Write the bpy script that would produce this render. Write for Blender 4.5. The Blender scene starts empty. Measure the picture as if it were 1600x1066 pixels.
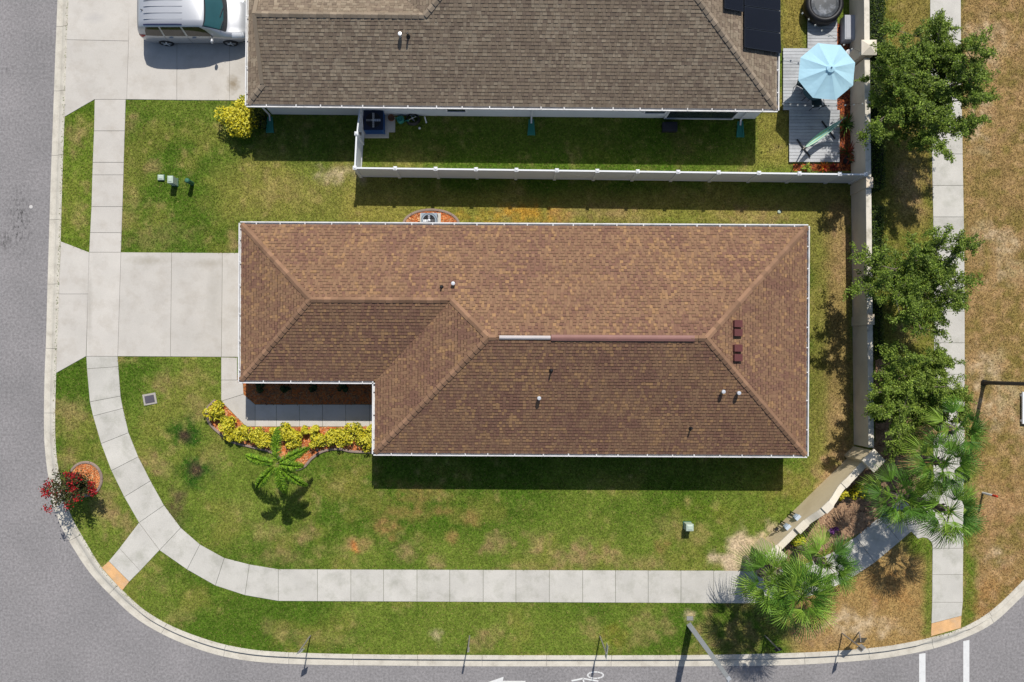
import bpy, math, random
import numpy as np
from mathutils import Vector, Matrix
from mathutils.geometry import delaunay_2d_cdt

scene = bpy.context.scene
# ------------------------------------------------------------------ camera, sky, sun, exposure
SC, HC, NX, NY = 33.0, 40.0, 782.0, 575.0     # photo pixels per metre on the ground, flying height, point straight below the drone
cam_data = bpy.data.cameras.new("drone_camera")
cam = bpy.data.objects.new("drone_camera", cam_data)
scene.collection.objects.link(cam)
cam.location = (0, 0, HC)
cam_data.sensor_width = 36.0
cam_data.lens = SC * HC / 1600.0 * 36.0
cam_data.shift_x = (800 - NX) / 1600.0
cam_data.shift_y = (NY - 533) / 1600.0
cam_data.clip_end = 2000
scene.camera = cam

SUN_DIR = Vector((0.153, 0.772, 1.0)).normalized()
world = bpy.data.worlds.new("World")
scene.world = world
world.use_nodes = True
wn = world.node_tree.nodes
wl = world.node_tree.links
wn.clear()
sky = wn.new("ShaderNodeTexSky")
sky.sky_type = 'NISHITA'
sky.sun_disc = False
sky.sun_elevation = math.asin(SUN_DIR.z)
sky.sun_rotation = math.atan2(SUN_DIR.x, SUN_DIR.y)
bg = wn.new("ShaderNodeBackground")
bg.inputs[1].default_value = 0.092
wo = wn.new("ShaderNodeOutputWorld")
wl.new(sky.outputs[0], bg.inputs[0])
wl.new(bg.outputs[0], wo.inputs[0])

sun_data = bpy.data.lights.new("sun", 'SUN')
sun_data.energy = 4.3
sun_data.angle = math.radians(0.53)
sun_data.color = (1.0, 0.955, 0.88)
sun = bpy.data.objects.new("sun", sun_data)
scene.collection.objects.link(sun)
sun.location = (5, 25, 34)
sun.rotation_euler = SUN_DIR.to_track_quat('Z', 'Y').to_euler()

scene.view_settings.view_transform = 'Standard'
scene.view_settings.look = 'None'
scene.view_settings.gamma = 1.0
scene.view_settings.use_curve_mapping = False
scene.view_settings.exposure = 0.27
GAIN = 1.50

# ------------------------------------------------------------------ helpers
rnd = random.Random(7)
rng = np.random.default_rng(11)

def W(x, y, z=0.0):
    """ground coordinates (map units, 33 to the metre) to metres"""
    return Vector(((x - NX) / SC, -(y - NY) / SC, z))

def P(x, y, z=0.0):
    """a point at height z seen from the air at map position x, y"""
    k = (HC - z) / HC
    return Vector(((x - NX) / SC * k, -(y - NY) / SC * k, z))

def lin1(v):
    v /= 255.0
    return v / 12.92 if v <= 0.04045 else ((v + 0.055) / 1.055) ** 2.4

def C(r, g, b, f=1.0):
    return tuple(lin1(c) / GAIN * f for c in (r, g, b))

def wloc(o):
    v = Vector((0, 0, 0))
    while o is not None:
        v = v + o.location
        o = o.parent
    return v

def tag(o, label=None, cat=None, group=None, kind=None):
    if label: o["label"] = label
    if cat: o["category"] = cat
    if group: o["group"] = group
    if kind: o["kind"] = kind
    return o

def empty(name, loc=(0, 0, 0), **k):
    o = bpy.data.objects.new(name, None)
    o.empty_display_size = 0.2
    scene.collection.objects.link(o)
    o.location = loc
    return tag(o, **k)

def link_mesh(name, me, parent=None, loc=None, **k):
    o = bpy.data.objects.new(name, me)
    scene.collection.objects.link(o)
    if parent is not None:
        o.parent = parent
    if loc is not None:
        o.location = Vector(loc) - (wloc(parent) if parent else Vector((0, 0, 0)))
    return tag(o, **k)

class MB:
    def __init__(s):
        s.v, s.f, s.c = [], [], []
    def add(s, vs, fs, col=None):
        n = len(s.v)
        s.v.extend([tuple(p) for p in vs])
        for f in fs:
            s.f.append(tuple(i + n for i in f))
            s.c.append(col)
        return s
    def box(s, c, size, rz=0.0, M=None, col=None, taper=1.0):
        hx, hy, hz = size[0] / 2, size[1] / 2, size[2] / 2
        pts = []
        for z in (-1, 1):
            t = taper if z > 0 else 1.0
            for x, y in ((-1, -1), (1, -1), (1, 1), (-1, 1)):
                pts.append(Vector((x * hx * t, y * hy * t, z * hz)))
        R = M if M is not None else Matrix.Rotation(rz, 3, 'Z')
        pts = [R @ p + Vector(c) for p in pts]
        return s.add(pts, [(3, 2, 1, 0), (4, 5, 6, 7), (0, 1, 5, 4), (1, 2, 6, 5), (2, 3, 7, 6), (3, 0, 4, 7)], col)
    def prism(s, poly, z0, z1, inset=0.0, col=None):
        """poly: 2D metres; vertical sides, slightly bevelled top edge when inset"""
        n = len(poly)
        a = sum(poly[i][0] * poly[(i + 1) % n][1] - poly[(i + 1) % n][0] * poly[i][1] for i in range(n))
        if a < 0: poly = poly[::-1]
        lo = [(p[0], p[1], z0) for p in poly]
        hi = [(p[0], p[1], z1 - inset) for p in poly]
        fs = [tuple(range(n))[::-1]]
        for i in range(n):
            j = (i + 1) % n
            fs.append((i, j, n + j, n + i))
        vs = lo + hi
        if inset:
            cx = sum(p[0] for p in poly) / n; cy = sum(p[1] for p in poly) / n
            for p in poly:
                d = math.hypot(p[0] - cx, p[1] - cy) or 1
                vs.append((p[0] - (p[0] - cx) / d * inset, p[1] - (p[1] - cy) / d * inset, z1))
            for i in range(n):
                j = (i + 1) % n
                fs.append((n + i, n + j, 2 * n + j, 2 * n + i))
            fs.append(tuple(range(2 * n, 3 * n)))
        else:
            fs.append(tuple(range(n, 2 * n)))
        return s.add(vs, fs, col)
    def tube(s, pts, rad, n=8, col=None, cap=True):
        pts = [Vector(p) for p in pts]
        if not isinstance(rad, (list, tuple)): rad = [rad] * len(pts)
        rings = []
        up = Vector((0.13, 0.31, 0.94)).normalized()
        for i, p in enumerate(pts):
            d = (pts[min(i + 1, len(pts) - 1)] - pts[max(i - 1, 0)]).normalized()
            a = d.cross(up)
            if a.length < 1e-3: a = d.cross(Vector((1, 0, 0)))
            a.normalize(); b = d.cross(a)
            rings.append([p + (a * math.cos(t) + b * math.sin(t)) * rad[i] for t in [2 * math.pi * k / n for k in range(n)]])
        vs = [q for r in rings for q in r]
        fs = []
        for i in range(len(pts) - 1):
            for k in range(n):
                k2 = (k + 1) % n
                fs.append((i * n + k, i * n + k2, (i + 1) * n + k2, (i + 1) * n + k))
        if cap:
            fs.append(tuple(range(n))[::-1]); fs.append(tuple((len(pts) - 1) * n + k for k in range(n)))
        return s.add(vs, fs, col)
    def lathe(s, c, prof, n=20, col=None, sx=1.0, sy=1.0):
        c = Vector(c)
        vs, fs = [], []
        for r, z in prof:
            for k in range(n):
                t = 2 * math.pi * k / n
                vs.append(c + Vector((math.cos(t) * r * sx, math.sin(t) * r * sy, z)))
        m = len(prof)
        for i in range(m - 1):
            for k in range(n):
                k2 = (k + 1) % n
                fs.append((i * n + k, i * n + k2, (i + 1) * n + k2, (i + 1) * n + k))
        fs.append(tuple(range(n))[::-1]); fs.append(tuple((m - 1) * n + k for k in range(n)))
        return s.add(vs, fs, col)
    def mesh(s, name, mat, off=Vector((0, 0, 0)), smooth=False):
        me = bpy.data.meshes.new(name)
        me.from_pydata([tuple(Vector(p) - off) for p in s.v], [], s.f)
        if mat is not None: me.materials.append(mat)
        if any(c is not None for c in s.c):
            at = me.color_attributes.new("Col", 'FLOAT_COLOR', 'CORNER')
            buf = []
            for f, c in zip(s.f, s.c):
                c = c or (0.5, 0.5, 0.5)
                buf.extend((c[0], c[1], c[2], 1.0) * len(f))
            at.data.foreach_set("color", buf)
        if smooth: me.polygons.foreach_set("use_smooth", [True] * len(me.polygons))
        me.update()
        return me
    def build(s, name, mat, parent=None, base=None, smooth=False, **k):
        """child of parent, or a top-level mesh with its origin at base"""
        if parent is not None:
            return link_mesh(name, s.mesh(name, mat, wloc(parent), smooth), parent, None, **k)
        b = Vector(base) if base is not None else Vector((0, 0, 0))
        o = link_mesh(name, s.mesh(name, mat, b, smooth), None, None, **k)
        o.location = b
        return o

def mesh_np(name, V, F, cols=None, mat=None, smooth=False):
    """many equal faces at once: V (n,3), F (m,k), cols (m,3) one colour per face"""
    V = np.asarray(V, dtype=np.float32); F = np.asarray(F, dtype=np.int32)
    m, k = F.shape
    me = bpy.data.meshes.new(name)
    me.vertices.add(len(V)); me.vertices.foreach_set("co", V.ravel())
    me.loops.add(m * k); me.loops.foreach_set("vertex_index", F.ravel())
    me.polygons.add(m)
    me.polygons.foreach_set("loop_start", np.arange(0, m * k, k, dtype=np.int32))
    me.polygons.foreach_set("loop_total", np.full(m, k, dtype=np.int32))
    me.update(calc_edges=True)
    if cols is not None:
        at = me.color_attributes.new("Col", 'FLOAT_COLOR', 'CORNER')
        c4 = np.ones((m, k, 4), dtype=np.float32)
        c4[:, :, :3] = np.asarray(cols, dtype=np.float32)[:, None, :]
        at.data.foreach_set("color", c4.ravel())
    if mat: me.materials.append(mat)
    if smooth: me.polygons.foreach_set("use_smooth", np.ones(m, dtype=bool))
    me.validate()
    return me

# value noise for colour maps
_lat = [rng.random((128, 128)) for _ in range(8)]
def vnoise(x, y, s, k=0):
    L = _lat[k % 8]
    x = np.asarray(x) / s + 31.7 * k; y = np.asarray(y) / s + 17.3 * k
    xi = np.floor(x).astype(int); yi = np.floor(y).astype(int)
    fx = x - xi; fy = y - yi
    fx = fx * fx * (3 - 2 * fx); fy = fy * fy * (3 - 2 * fy)
    g = lambda a, b: L[a % 128, b % 128]
    return (g(xi, yi) * (1 - fx) + g(xi + 1, yi) * fx) * (1 - fy) + (g(xi, yi + 1) * (1 - fx) + g(xi + 1, yi + 1) * fx) * fy
def fbm(x, y, s, k=0, o=4):
    t = 0; a = 0.5; n = 0
    for i in range(o):
        t = t + a * vnoise(x, y, s / 2 ** i, k + i); n += a; a *= 0.55
    return t / n
def sstep(a, b, x):
    t = np.clip((x - a) / (b - a), 0, 1)
    return t * t * (3 - 2 * t)

# ------------------------------------------------------------------ materials
def new_mat(name, rough=0.8, metal=0.0, spec=0.3):
    m = bpy.data.materials.new(name)
    m.use_nodes = True
    b = m.node_tree.nodes["Principled BSDF"]
    b.inputs["Roughness"].default_value = rough
    b.inputs["Metallic"].default_value = metal
    b.inputs["Specular IOR Level"].default_value = spec
    return m, m.node_tree.nodes, m.node_tree.links, b

def N(nt, t, **k):
    n = nt.new(t)
    for a, v in k.items(): setattr(n, a, v)
    return n

def noisy(name, col, var=0.12, scale=3.0, fine=40.0, finevar=0.08, rough=0.85, bump=0.0, metal=0.0, spec=0.3, randobj=0.0, attr=False, stain=None, stain_scale=0.6, stain_amt=0.5):
    """base colour (or the Col attribute) varied by two noises in world space, per-object random, optional stains and bump"""
    m, nt, lk, b = new_mat(name, rough, metal, spec)
    geo = N(nt, "ShaderNodeNewGeometry")
    n1 = N(nt, "ShaderNodeTexNoise"); n1.inputs["Scale"].default_value = scale; n1.inputs["Detail"].default_value = 5
    n2 = N(nt, "ShaderNodeTexNoise"); n2.inputs["Scale"].default_value = fine; n2.inputs["Detail"].default_value = 3
    lk.new(geo.outputs["Position"], n1.inputs["Vector"]); lk.new(geo.outputs["Position"], n2.inputs["Vector"])
    r1 = N(nt, "ShaderNodeMapRange"); r1.inputs[1].default_value = 0.25; r1.inputs[2].default_value = 0.75
    r1.inputs[3].default_value = 1 - var; r1.inputs[4].default_value = 1 + var
    r2 = N(nt, "ShaderNodeMapRange"); r2.inputs[1].default_value = 0.25; r2.inputs[2].default_value = 0.75
    r2.inputs[3].default_value = 1 - finevar; r2.inputs[4].default_value = 1 + finevar
    lk.new(n1.outputs[0], r1.inputs[0]); lk.new(n2.outputs[0], r2.inputs[0])
    mu = N(nt, "ShaderNodeMath", operation='MULTIPLY'); lk.new(r1.outputs[0], mu.inputs[0]); lk.new(r2.outputs[0], mu.inputs[1])
    fac = mu.outputs[0]
    if randobj:
        oi = N(nt, "ShaderNodeObjectInfo")
        r3 = N(nt, "ShaderNodeMapRange"); r3.inputs[3].default_value = 1 - randobj; r3.inputs[4].default_value = 1 + randobj
        lk.new(oi.outputs["Random"], r3.inputs[0])
        m3 = N(nt, "ShaderNodeMath", operation='MULTIPLY'); lk.new(fac, m3.inputs[0]); lk.new(r3.outputs[0], m3.inputs[1]); fac = m3.outputs[0]
    if attr:
        at = N(nt, "ShaderNodeAttribute"); at.attribute_name = "Col"; csrc = at.outputs["Color"]
    else:
        rgb = N(nt, "ShaderNodeRGB"); rgb.outputs[0].default_value = (*col, 1); csrc = rgb.outputs[0]
    if stain:
        n3 = N(nt, "ShaderNodeTexNoise"); n3.inputs["Scale"].default_value = stain_scale; n3.inputs["Detail"].default_value = 7; n3.inputs["Roughness"].default_value = 0.65
        lk.new(geo.outputs["Position"], n3.inputs["Vector"])
        r4 = N(nt, "ShaderNodeMapRange"); r4.inputs[1].default_value = 0.48; r4.inputs[2].default_value = 0.72; r4.inputs[4].default_value = stain_amt
        lk.new(n3.outputs[0], r4.inputs[0])
        mx = N(nt, "ShaderNodeMix", data_type='RGBA'); mx.inputs[7].default_value = (*stain, 1)
        lk.new(r4.outputs[0], mx.inputs[0]); lk.new(csrc, mx.inputs[6]); csrc = mx.outputs[2]
    vm = N(nt, "ShaderNodeVectorMath", operation='SCALE'); lk.new(csrc, vm.inputs[0]); lk.new(fac, vm.inputs["Scale"])
    lk.new(vm.outputs[0], b.inputs["Base Color"])
    if bump:
        bp = N(nt, "ShaderNodeBump"); bp.inputs["Strength"].default_value = bump; bp.inputs["Distance"].default_value = 0.03
        lk.new(n2.outputs[0], bp.inputs["Height"]); lk.new(bp.outputs[0], b.inputs["Normal"])
    return m

def leafy(name, trans=0.25, rough=0.55, spec=0.25, col=None):
    m, nt, lk, b = new_mat(name, rough, 0, spec)
    if col is None:
        at = N(nt, "ShaderNodeAttribute"); at.attribute_name = "Col"; csrc = at.outputs["Color"]
    else:
        rgb = N(nt, "ShaderNodeRGB"); rgb.outputs[0].default_value = (*col, 1); csrc = rgb.outputs[0]
    lk.new(csrc, b.inputs["Base Color"])
    tr = N(nt, "ShaderNodeBsdfTranslucent"); lk.new(csrc, tr.inputs[0])
    mx = N(nt, "ShaderNodeMixShader"); mx.inputs[0].default_value = trans
    out = nt["Material Output"]
    lk.new(b.outputs[0], mx.inputs[1]); lk.new(tr.outputs[0], mx.inputs[2]); lk.new(mx.outputs[0], out.inputs[0])
    return m

M = {}
M['concrete'] = noisy("concrete", C(215, 209, 200), 0.06, 0.9, 30, 0.06, 0.9, 0.08, randobj=0.05, stain=C(186, 176, 162), stain_scale=1.6, stain_amt=0.45)
M['walk'] = noisy("old_walk_concrete", C(213, 209, 200), 0.09, 1.1, 26, 0.08, 0.9, 0.1, randobj=0.06, stain=C(168, 167, 152), stain_scale=1.5, stain_amt=0.55)
M['kerb'] = noisy("kerb_concrete", C(224, 217, 202), 0.10, 1.5, 30, 0.10, 0.9, 0.1, randobj=0.04, stain=C(165, 155, 140), stain_scale=2.0, stain_amt=0.5)
M['tan_pad'] = noisy("tan_paint", C(238, 188, 132), 0.16, 3, 30, 0.12, 0.8, stain=C(214, 184, 150), stain_scale=2.2, stain_amt=0.8)
M['paint'] = noisy("road_paint", C(240, 240, 238), 0.05, 3, 40, 0.06, 0.7, stain=C(176, 174, 176), stain_scale=6, stain_amt=0.35)
M['white'] = noisy("white_vinyl", C(238, 240, 242, 1.08), 0.03, 2, 30, 0.02, 0.5)
M['gutter'] = noisy("gutter_white", C(236, 235, 234, 1.05), 0.05, 2, 30, 0.04, 0.45, stain=C(176, 168, 158), stain_scale=3, stain_amt=0.5)
M['wallpaint'] = noisy("house_wall_stucco", C(230, 236, 240, 1.02), 0.04, 1, 60, 0.05, 0.9, 0.15)
M['stucco'] = noisy("boundary_stucco", C(216, 200, 178, 1.3), 0.05, 0.8, 50, 0.05, 0.92, 0.2, stain=C(168, 150, 126), stain_scale=1.0, stain_amt=0.35)
M['coping'] = noisy("coping", C(230, 222, 206, 1.1), 0.08, 2, 40, 0.06, 0.9, 0.1, stain=C(120, 116, 92), stain_scale=2.2, stain_amt=0.55)
M['coping_sign'] = noisy("coping_pale", C(240, 230, 212, 1.0), 0.05, 2, 40, 0.05, 0.9, 0.1, stain=C(200, 186, 160), stain_scale=2.0, stain_amt=0.4)
M['dark_metal'] = noisy("dark_metal", (0.02, 0.022, 0.025), 0.1, 3, 40, 0.05, 0.45, metal=0.3)
M['grey_metal'] = noisy("galvanised", (0.42, 0.43, 0.45), 0.08, 3, 40, 0.06, 0.4, metal=0.6)
M['vent_silver'] = noisy("vent_silver", (0.62, 0.64, 0.66), 0.05, 3, 40, 0.05, 0.35, metal=0.5)
M['black'] = noisy("black_plastic", (0.012, 0.012, 0.014), 0.1, 3, 40, 0.05, 0.5)
M['rust_vent'] = noisy("maroon_metal", C(112, 66, 64), 0.08, 3, 40, 0.05, 0.5)
M['ridge_vent'] = noisy("ridge_vent_brown", C(150, 108, 100), 0.08, 3, 40, 0.06, 0.6)
M['attr'] = noisy("painted_attribute", (0, 0, 0), 0.06, 2, 30, 0.05, 0.6, attr=True)
M['shingle'] = noisy("shingle", (0, 0, 0), 0.05, 0.7, 70, 0.14, 0.95, attr=True, spec=0.15)
M['leaf'] = leafy("leaf", .33)
M['frond'] = leafy("frond", 0.22, 0.55, 0.22)
M['bark'] = noisy("bark", (0.16, 0.13, 0.10), 0.2, 6, 40, 0.2, 0.95, 0.4)
M['palm_bark'] = noisy("palm_bark", (0.22, 0.18, 0.15), 0.25, 5, 30, 0.2, 0.95, 0.5)
M['soil'] = noisy("soil", C(120, 92, 74), 0.25, 2, 25, 0.25, 0.98, 0.5)
M['mulch_base'] = noisy("mulch_base", C(206, 116, 60), 0.2, 5, 30, 0.3, 0.98, 0.5)
M['mulch'] = noisy("mulch_chips", (0, 0, 0), 0.1, 3, 40, 0.1, 0.95, attr=True)
M['edging'] = noisy("edging_concrete", C(160, 140, 128), 0.12, 4, 40, 0.1, 0.95, 0.2, randobj=0.06)
M['teal'] = noisy("teal_plastic", C(60, 158, 140, 0.8), 0.08, 3, 40, 0.05, 0.5)
M['glass'] = noisy("dark_glass", (0.025, 0.035, 0.04), 0.05, 2, 20, 0.02, 0.06, spec=0.6)

# ------------------------------------------------------------------ the setting: ground, road, kerb, pavements
LAWN_Z = 0.12
SLAB_Z = 0.145
mask_polys = []          # where no grass grows (map units)

def flat_sheet(name, poly, z, mat, **k):
    me = bpy.data.meshes.new(name)
    me.from_pydata([(p[0], p[1], z) for p in poly], [], [tuple(range(len(poly)))])
    me.materials.append(mat)
    return link_mesh(name, me, **k)

M['far_ground'] = noisy("far_ground", C(140, 130, 80), 0.2, 0.3, 6, 0.2, 0.98)
flat_sheet("ground", [(-600, -600), (600, -600), (600, 600), (-600, 600)], -0.25, M['far_ground'], kind="structure")

def asphalt():
    m, nt, lk, b = new_mat("asphalt", 0.92, 0, 0.2)
    geo = N(nt, "ShaderNodeNewGeometry")
    big = N(nt, "ShaderNodeTexNoise"); big.inputs["Scale"].default_value = 0.35; big.inputs["Detail"].default_value = 6
    fine = N(nt, "ShaderNodeTexNoise"); fine.inputs["Scale"].default_value = 9; fine.inputs["Detail"].default_value = 4; fine.inputs["Roughness"].default_value = 0.75
    vor = N(nt, "ShaderNodeTexVoronoi"); vor.inputs["Scale"].default_value = 55
    streak = N(nt, "ShaderNodeTexNoise"); streak.inputs["Scale"].default_value = 1.3; streak.inputs["Detail"].default_value = 8; streak.inputs["Roughness"].default_value = 0.7
    for n in (big, fine, vor, streak): lk.new(geo.outputs["Position"], n.inputs["Vector"])
    ramp = N(nt, "ShaderNodeValToRGB")
    ramp.color_ramp.elements[0].position = 0.3; ramp.color_ramp.elements[0].color = (*C(143, 140, 140), 1)
    ramp.color_ramp.elements[1].position = 0.7; ramp.color_ramp.elements[1].color = (*C(157, 153, 153), 1)
    lk.new(big.outputs[0], ramp.inputs[0])
    r2 = N(nt, "ShaderNodeMapRange"); r2.inputs[1].default_value = 0.3; r2.inputs[2].default_value = 0.7; r2.inputs[3].default_value = 0.66; r2.inputs[4].default_value = 1.34
    lk.new(fine.outputs[0], r2.inputs[0])
    r3 = N(nt, "ShaderNodeMapRange"); r3.inputs[1].default_value = 0.0; r3.inputs[2].default_value = 0.6; r3.inputs[3].default_value = 0.88; r3.inputs[4].default_value = 1.06
    lk.new(vor.outputs[0], r3.inputs[0])
    # tyre-scuffed dark specks on the west lane, and faint oil spots
    def spot(x, y, rx, ry, lo, hi, amt):
        c = W(x, y)
        sub = N(nt, "ShaderNodeVectorMath", operation='SUBTRACT'); sub.inputs[1].default_value = c
        lk.new(geo.outputs["Position"], sub.inputs[0])
        mul = N(nt, "ShaderNodeVectorMath", operation='MULTIPLY'); mul.inputs[1].default_value = (SC / rx, SC / ry, 0)
        lk.new(sub.outputs[0], mul.inputs[0])
        ln = N(nt, "ShaderNodeVectorMath", operation='LENGTH'); lk.new(mul.outputs[0], ln.inputs[0])
        mr = N(nt, "ShaderNodeMapRange"); mr.inputs[1].default_value = 0.2; mr.inputs[2].default_value = 1.0; mr.inputs[3].default_value = 1.0; mr.inputs[4].default_value = 0.0
        lk.new(ln.outputs["Value"], mr.inputs[0])
        sp = N(nt, "ShaderNodeTexNoise"); sp.inputs["Scale"].default_value = 5.5; sp.inputs["Detail"].default_value = 5; sp.inputs["Roughness"].default_value = 0.75
        mp = N(nt, "ShaderNodeVectorMath", operation='MULTIPLY'); mp.inputs[1].default_value = (1.6, 0.7, 1)
        lk.new(geo.outputs["Position"], mp.inputs[0]); lk.new(mp.outputs[0], sp.inputs["Vector"])
        th = N(nt, "ShaderNodeMapRange"); th.inputs[1].default_value = lo; th.inputs[2].default_value = hi; th.inputs[4].default_value = amt
        lk.new(sp.outputs[0], th.inputs[0])
        mm = N(nt, "ShaderNodeMath", operation='MULTIPLY'); lk.new(mr.outputs[0], mm.inputs[0]); lk.new(th.outputs[0], mm.inputs[1])
        inv = N(nt, "ShaderNodeMath", operation='SUBTRACT'); inv.inputs[0].default_value = 1.0; lk.new(mm.outputs[0], inv.inputs[1])
        return inv.outputs[0]
    fac = None
    for s in (r2.outputs[0], r3.outputs[0], spot(30, 345, 26, 70, 0.5, 0.62, 0.75), spot(8, 378, 14, 22, 0.42, 0.6, 0.6), spot(14, 108, 14, 14, 0.45, 0.7, 0.4), spot(28, 560, 20, 16, 0.5, 0.7, 0.35), spot(60, 945, 20, 18, 0.5, 0.65, 0.35)):
        if fac is None: fac = s
        else:
            mm = N(nt, "ShaderNodeMath", operation='MULTIPLY'); lk.new(fac, mm.inputs[0]); lk.new(s, mm.inputs[1]); fac = mm.outputs[0]
    vm = N(nt, "ShaderNodeVectorMath", operation='SCALE'); lk.new(ramp.outputs[0], vm.inputs[0]); lk.new(fac, vm.inputs["Scale"])
    lk.new(vm.outputs[0], b.inputs["Base Color"])
    bp = N(nt, "ShaderNodeBump"); bp.inputs["Strength"].default_value = 0.25; bp.inputs["Distance"].default_value = 0.02
    lk.new(vor.outputs[0], bp.inputs["Height"]); lk.new(bp.outputs[0], b.inputs["Normal"])
    return m
M['asphalt'] = asphalt()
flat_sheet("road", [(-60, -45), (60, -45), (60, 45), (-60, 45)], 0.0, M['asphalt'], kind="structure")

# kerb line: (road edge, lawn edge) pairs
KP = [((97, -260), (117, -260)), ((93, -90), (113, -90)), ((90, 0), (110, 0)), ((87, 75), (107.5, 75)), ((83, 186), (103, 186)), ((80, 267), (100, 267)),
      ((76.5, 377), (97, 377)), ((74, 460), (94.5, 460)), ((72, 534), (92, 534)), ((70, 584), (90, 584)), ((69, 640), (88.5, 640)),
      ((69.5, 690), (89, 689)), ((74, 734), (93, 729)), ((84, 790), (105, 783)), ((97, 825), (118, 815)), ((115, 857), (136, 846)), ((142, 897), (160, 885)),
      ((180, 937), (194, 922)), ((214, 967), (226, 951)), ((258, 993), (268, 976)), ((310, 1014.5), (317, 995.5)), ((355, 1027), (360, 1007.5)),
      ((405, 1034.5), (407, 1015)), ((480, 1038.5), (480, 1019)), ((600, 1040), (600, 1021.5)), ((700, 1041), (700, 1022)), ((800, 1041.3), (800, 1022.5)),
      ((1000, 1041.3), (1000, 1022.5)), ((1100, 1041), (1100, 1022)), ((1200, 1040), (1200, 1020)), ((1262, 1038), (1260, 1018)), ((1325, 1034), (1321, 1014.5)),
      ((1375, 1029.5), (1370, 1010)), ((1410, 1024), (1404, 1005)), ((1455, 1014.5), (1450, 995.5)), ((1502, 999), (1497, 981.5)), ((1550, 975), (1541, 957)),
      ((1592, 937), (1580, 922)), ((1640, 888), (1622, 876)), ((1685, 820), (1665, 811)), ((1715, 740), (1694, 735)), ((1730, 640), (1709, 639)),
      ((1735, 500), (1714, 500)), ((1735, 200), (1714, 200)), ((1735, -260), (1714, -260))]
def catmull(pts, sub):
    out = []
    n = len(pts)
    for i in range(n - 1):
        p0, p1, p2, p3 = pts[max(i - 1, 0)], pts[i], pts[i + 1], pts[min(i + 2, n - 1)]
        # chord-length tangents keep uneven spacing calm
        d01 = max((p1 - p0).length, 1e-6); d12 = (p2 - p1).length; d23 = max((p3 - p2).length, 1e-6)
        t1 = (p2 - p0) / (d01 + d12) * d12; t2 = (p3 - p1) / (d12 + d23) * d12
        for k in range(sub):
            t = k / sub
            out.append(p1 * (2 * t**3 - 3 * t**2 + 1) + t1 * (t**3 - 2 * t**2 + t) + p2 * (-2 * t**3 + 3 * t**2) + t2 * (t**3 - t**2))
    out.append(pts[-1])
    return out
KO = catmull([W(*a) for a, b in KP], 8)
KI = catmull([W(*b) for a, b in KP], 8)
ROLL = [(0, .012), (.34, .012), (.48, .030), (.56, .062), (.66, .095), (.80, .125), (1.0, .132)]
VERT = [(0, .012), (.30, .012), (.585, .004), (.600, .02), (.612, .135), (.645, .152), (1.0, .147)]
def kerb_profile(p):
    x, y = p.x * SC + NX, -p.y * SC + NY
    if x < 700: t = float(sstep(195, 235, x)) if y > 850 else 0.0
    else: t = 1 - float(sstep(1436, 1452, x)) * (1 - float(sstep(1500, 1512, x)))
    return [(a[0] * (1 - t) + b[0] * t, a[1] * (1 - t) + b[1] * t) for a, b in zip(ROLL, VERT)]
kerb = empty("kerb", W(100, 500), kind="structure")
seg_len, acc, start, joints = 3.05, 0.0, 0, []
dist = [0.0]
for i in range(1, len(KO)): dist.append(dist[-1] + ((KO[i] - KO[i - 1]).length + (KI[i] - KI[i - 1]).length) / 2)
def kat(L, s):
    i = int(np.searchsorted(dist, s)); i = min(max(i, 1), len(dist) - 1)
    t = (s - dist[i - 1]) / (dist[i] - dist[i - 1])
    return L[i - 1].lerp(L[i], t)
s = 0.0
while s < dist[-1] - 0.2:
    e = min(s + seg_len, dist[-1])
    mb = MB(); rows = []
    ns = 9
    for k in range(ns):
        q = s + 0.008 + (e - s - 0.016) * k / (ns - 1)
        a, b = kat(KO, q), kat(KI, q)
        prof = kerb_profile((a + b) / 2)
        rows.append([a + Vector((0, 0, -0.15))] + [a.lerp(b, f) + Vector((0, 0, z)) for f, z in prof] + [b + Vector((0, 0, -0.15))])
    m = len(rows[0])
    mb.add([p for r in rows for p in r], [(i * m + j, i * m + j + 1, (i + 1) * m + j + 1, (i + 1) * m + j)[::-1] for i in range(ns - 1) for j in range(m - 1)] + [tuple(range(m)), tuple((ns - 1) * m + j for j in range(m))[::-1]])
    mid = kat(KO, (s + e) / 2)
    if abs(mid.x) < 32 and abs(mid.y) < 24:
        mb.build("kerb_segment", M['kerb'], kerb)
    s = e
lawn_edge = [a.lerp(b, 0.86) for a, b in zip(KO, KI)]
lawn_poly = [(p.x, p.y) for p in lawn_edge]
lawn_poly_px = [(x * SC + NX, -y * SC + NY) for x, y in lawn_poly]

def inset_poly(poly, g):
    n = len(poly)
    a = sum(poly[i][0] * poly[(i + 1) % n][1] - poly[(i + 1) % n][0] * poly[i][1] for i in range(n))
    if a < 0: poly = poly[::-1]
    out = []
    for i in range(n):
        p0, p1, p2 = Vector(poly[i - 1]), Vector(poly[i]), Vector(poly[(i + 1) % n])
        d1 = (p1 - p0).normalized(); d2 = (p2 - p1).normalized()
        n1 = Vector((-d1.y, d1.x)); n2 = Vector((-d2.y, d2.x))
        c = n1 + n2
        if c.length < 1e-4: out.append(p1 + n1 * g); continue
        c.normalize()
        out.append(p1 + c * min(g / max(c.dot(n1), 0.35), 3 * g))
    return [(p.x, p.y) for p in out]
bedding = {}
def slab(px, parent, mat, z=SLAB_Z, gap=0.0065, name="slab", mask=True):
    poly = [tuple(W(*p).xy) for p in px]
    mb = MB().prism(inset_poly(poly, gap), -0.02, z + rnd.uniform(-.003, .003), 0.008)
    if mask: mask_polys.append(px)
    if parent.name not in bedding: bedding[parent.name] = (parent, MB())
    bedding[parent.name][1].prism(inset_poly(poly, .003), -.03, LAWN_Z + .009)
    return mb.build(name, mat, parent)

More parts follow.
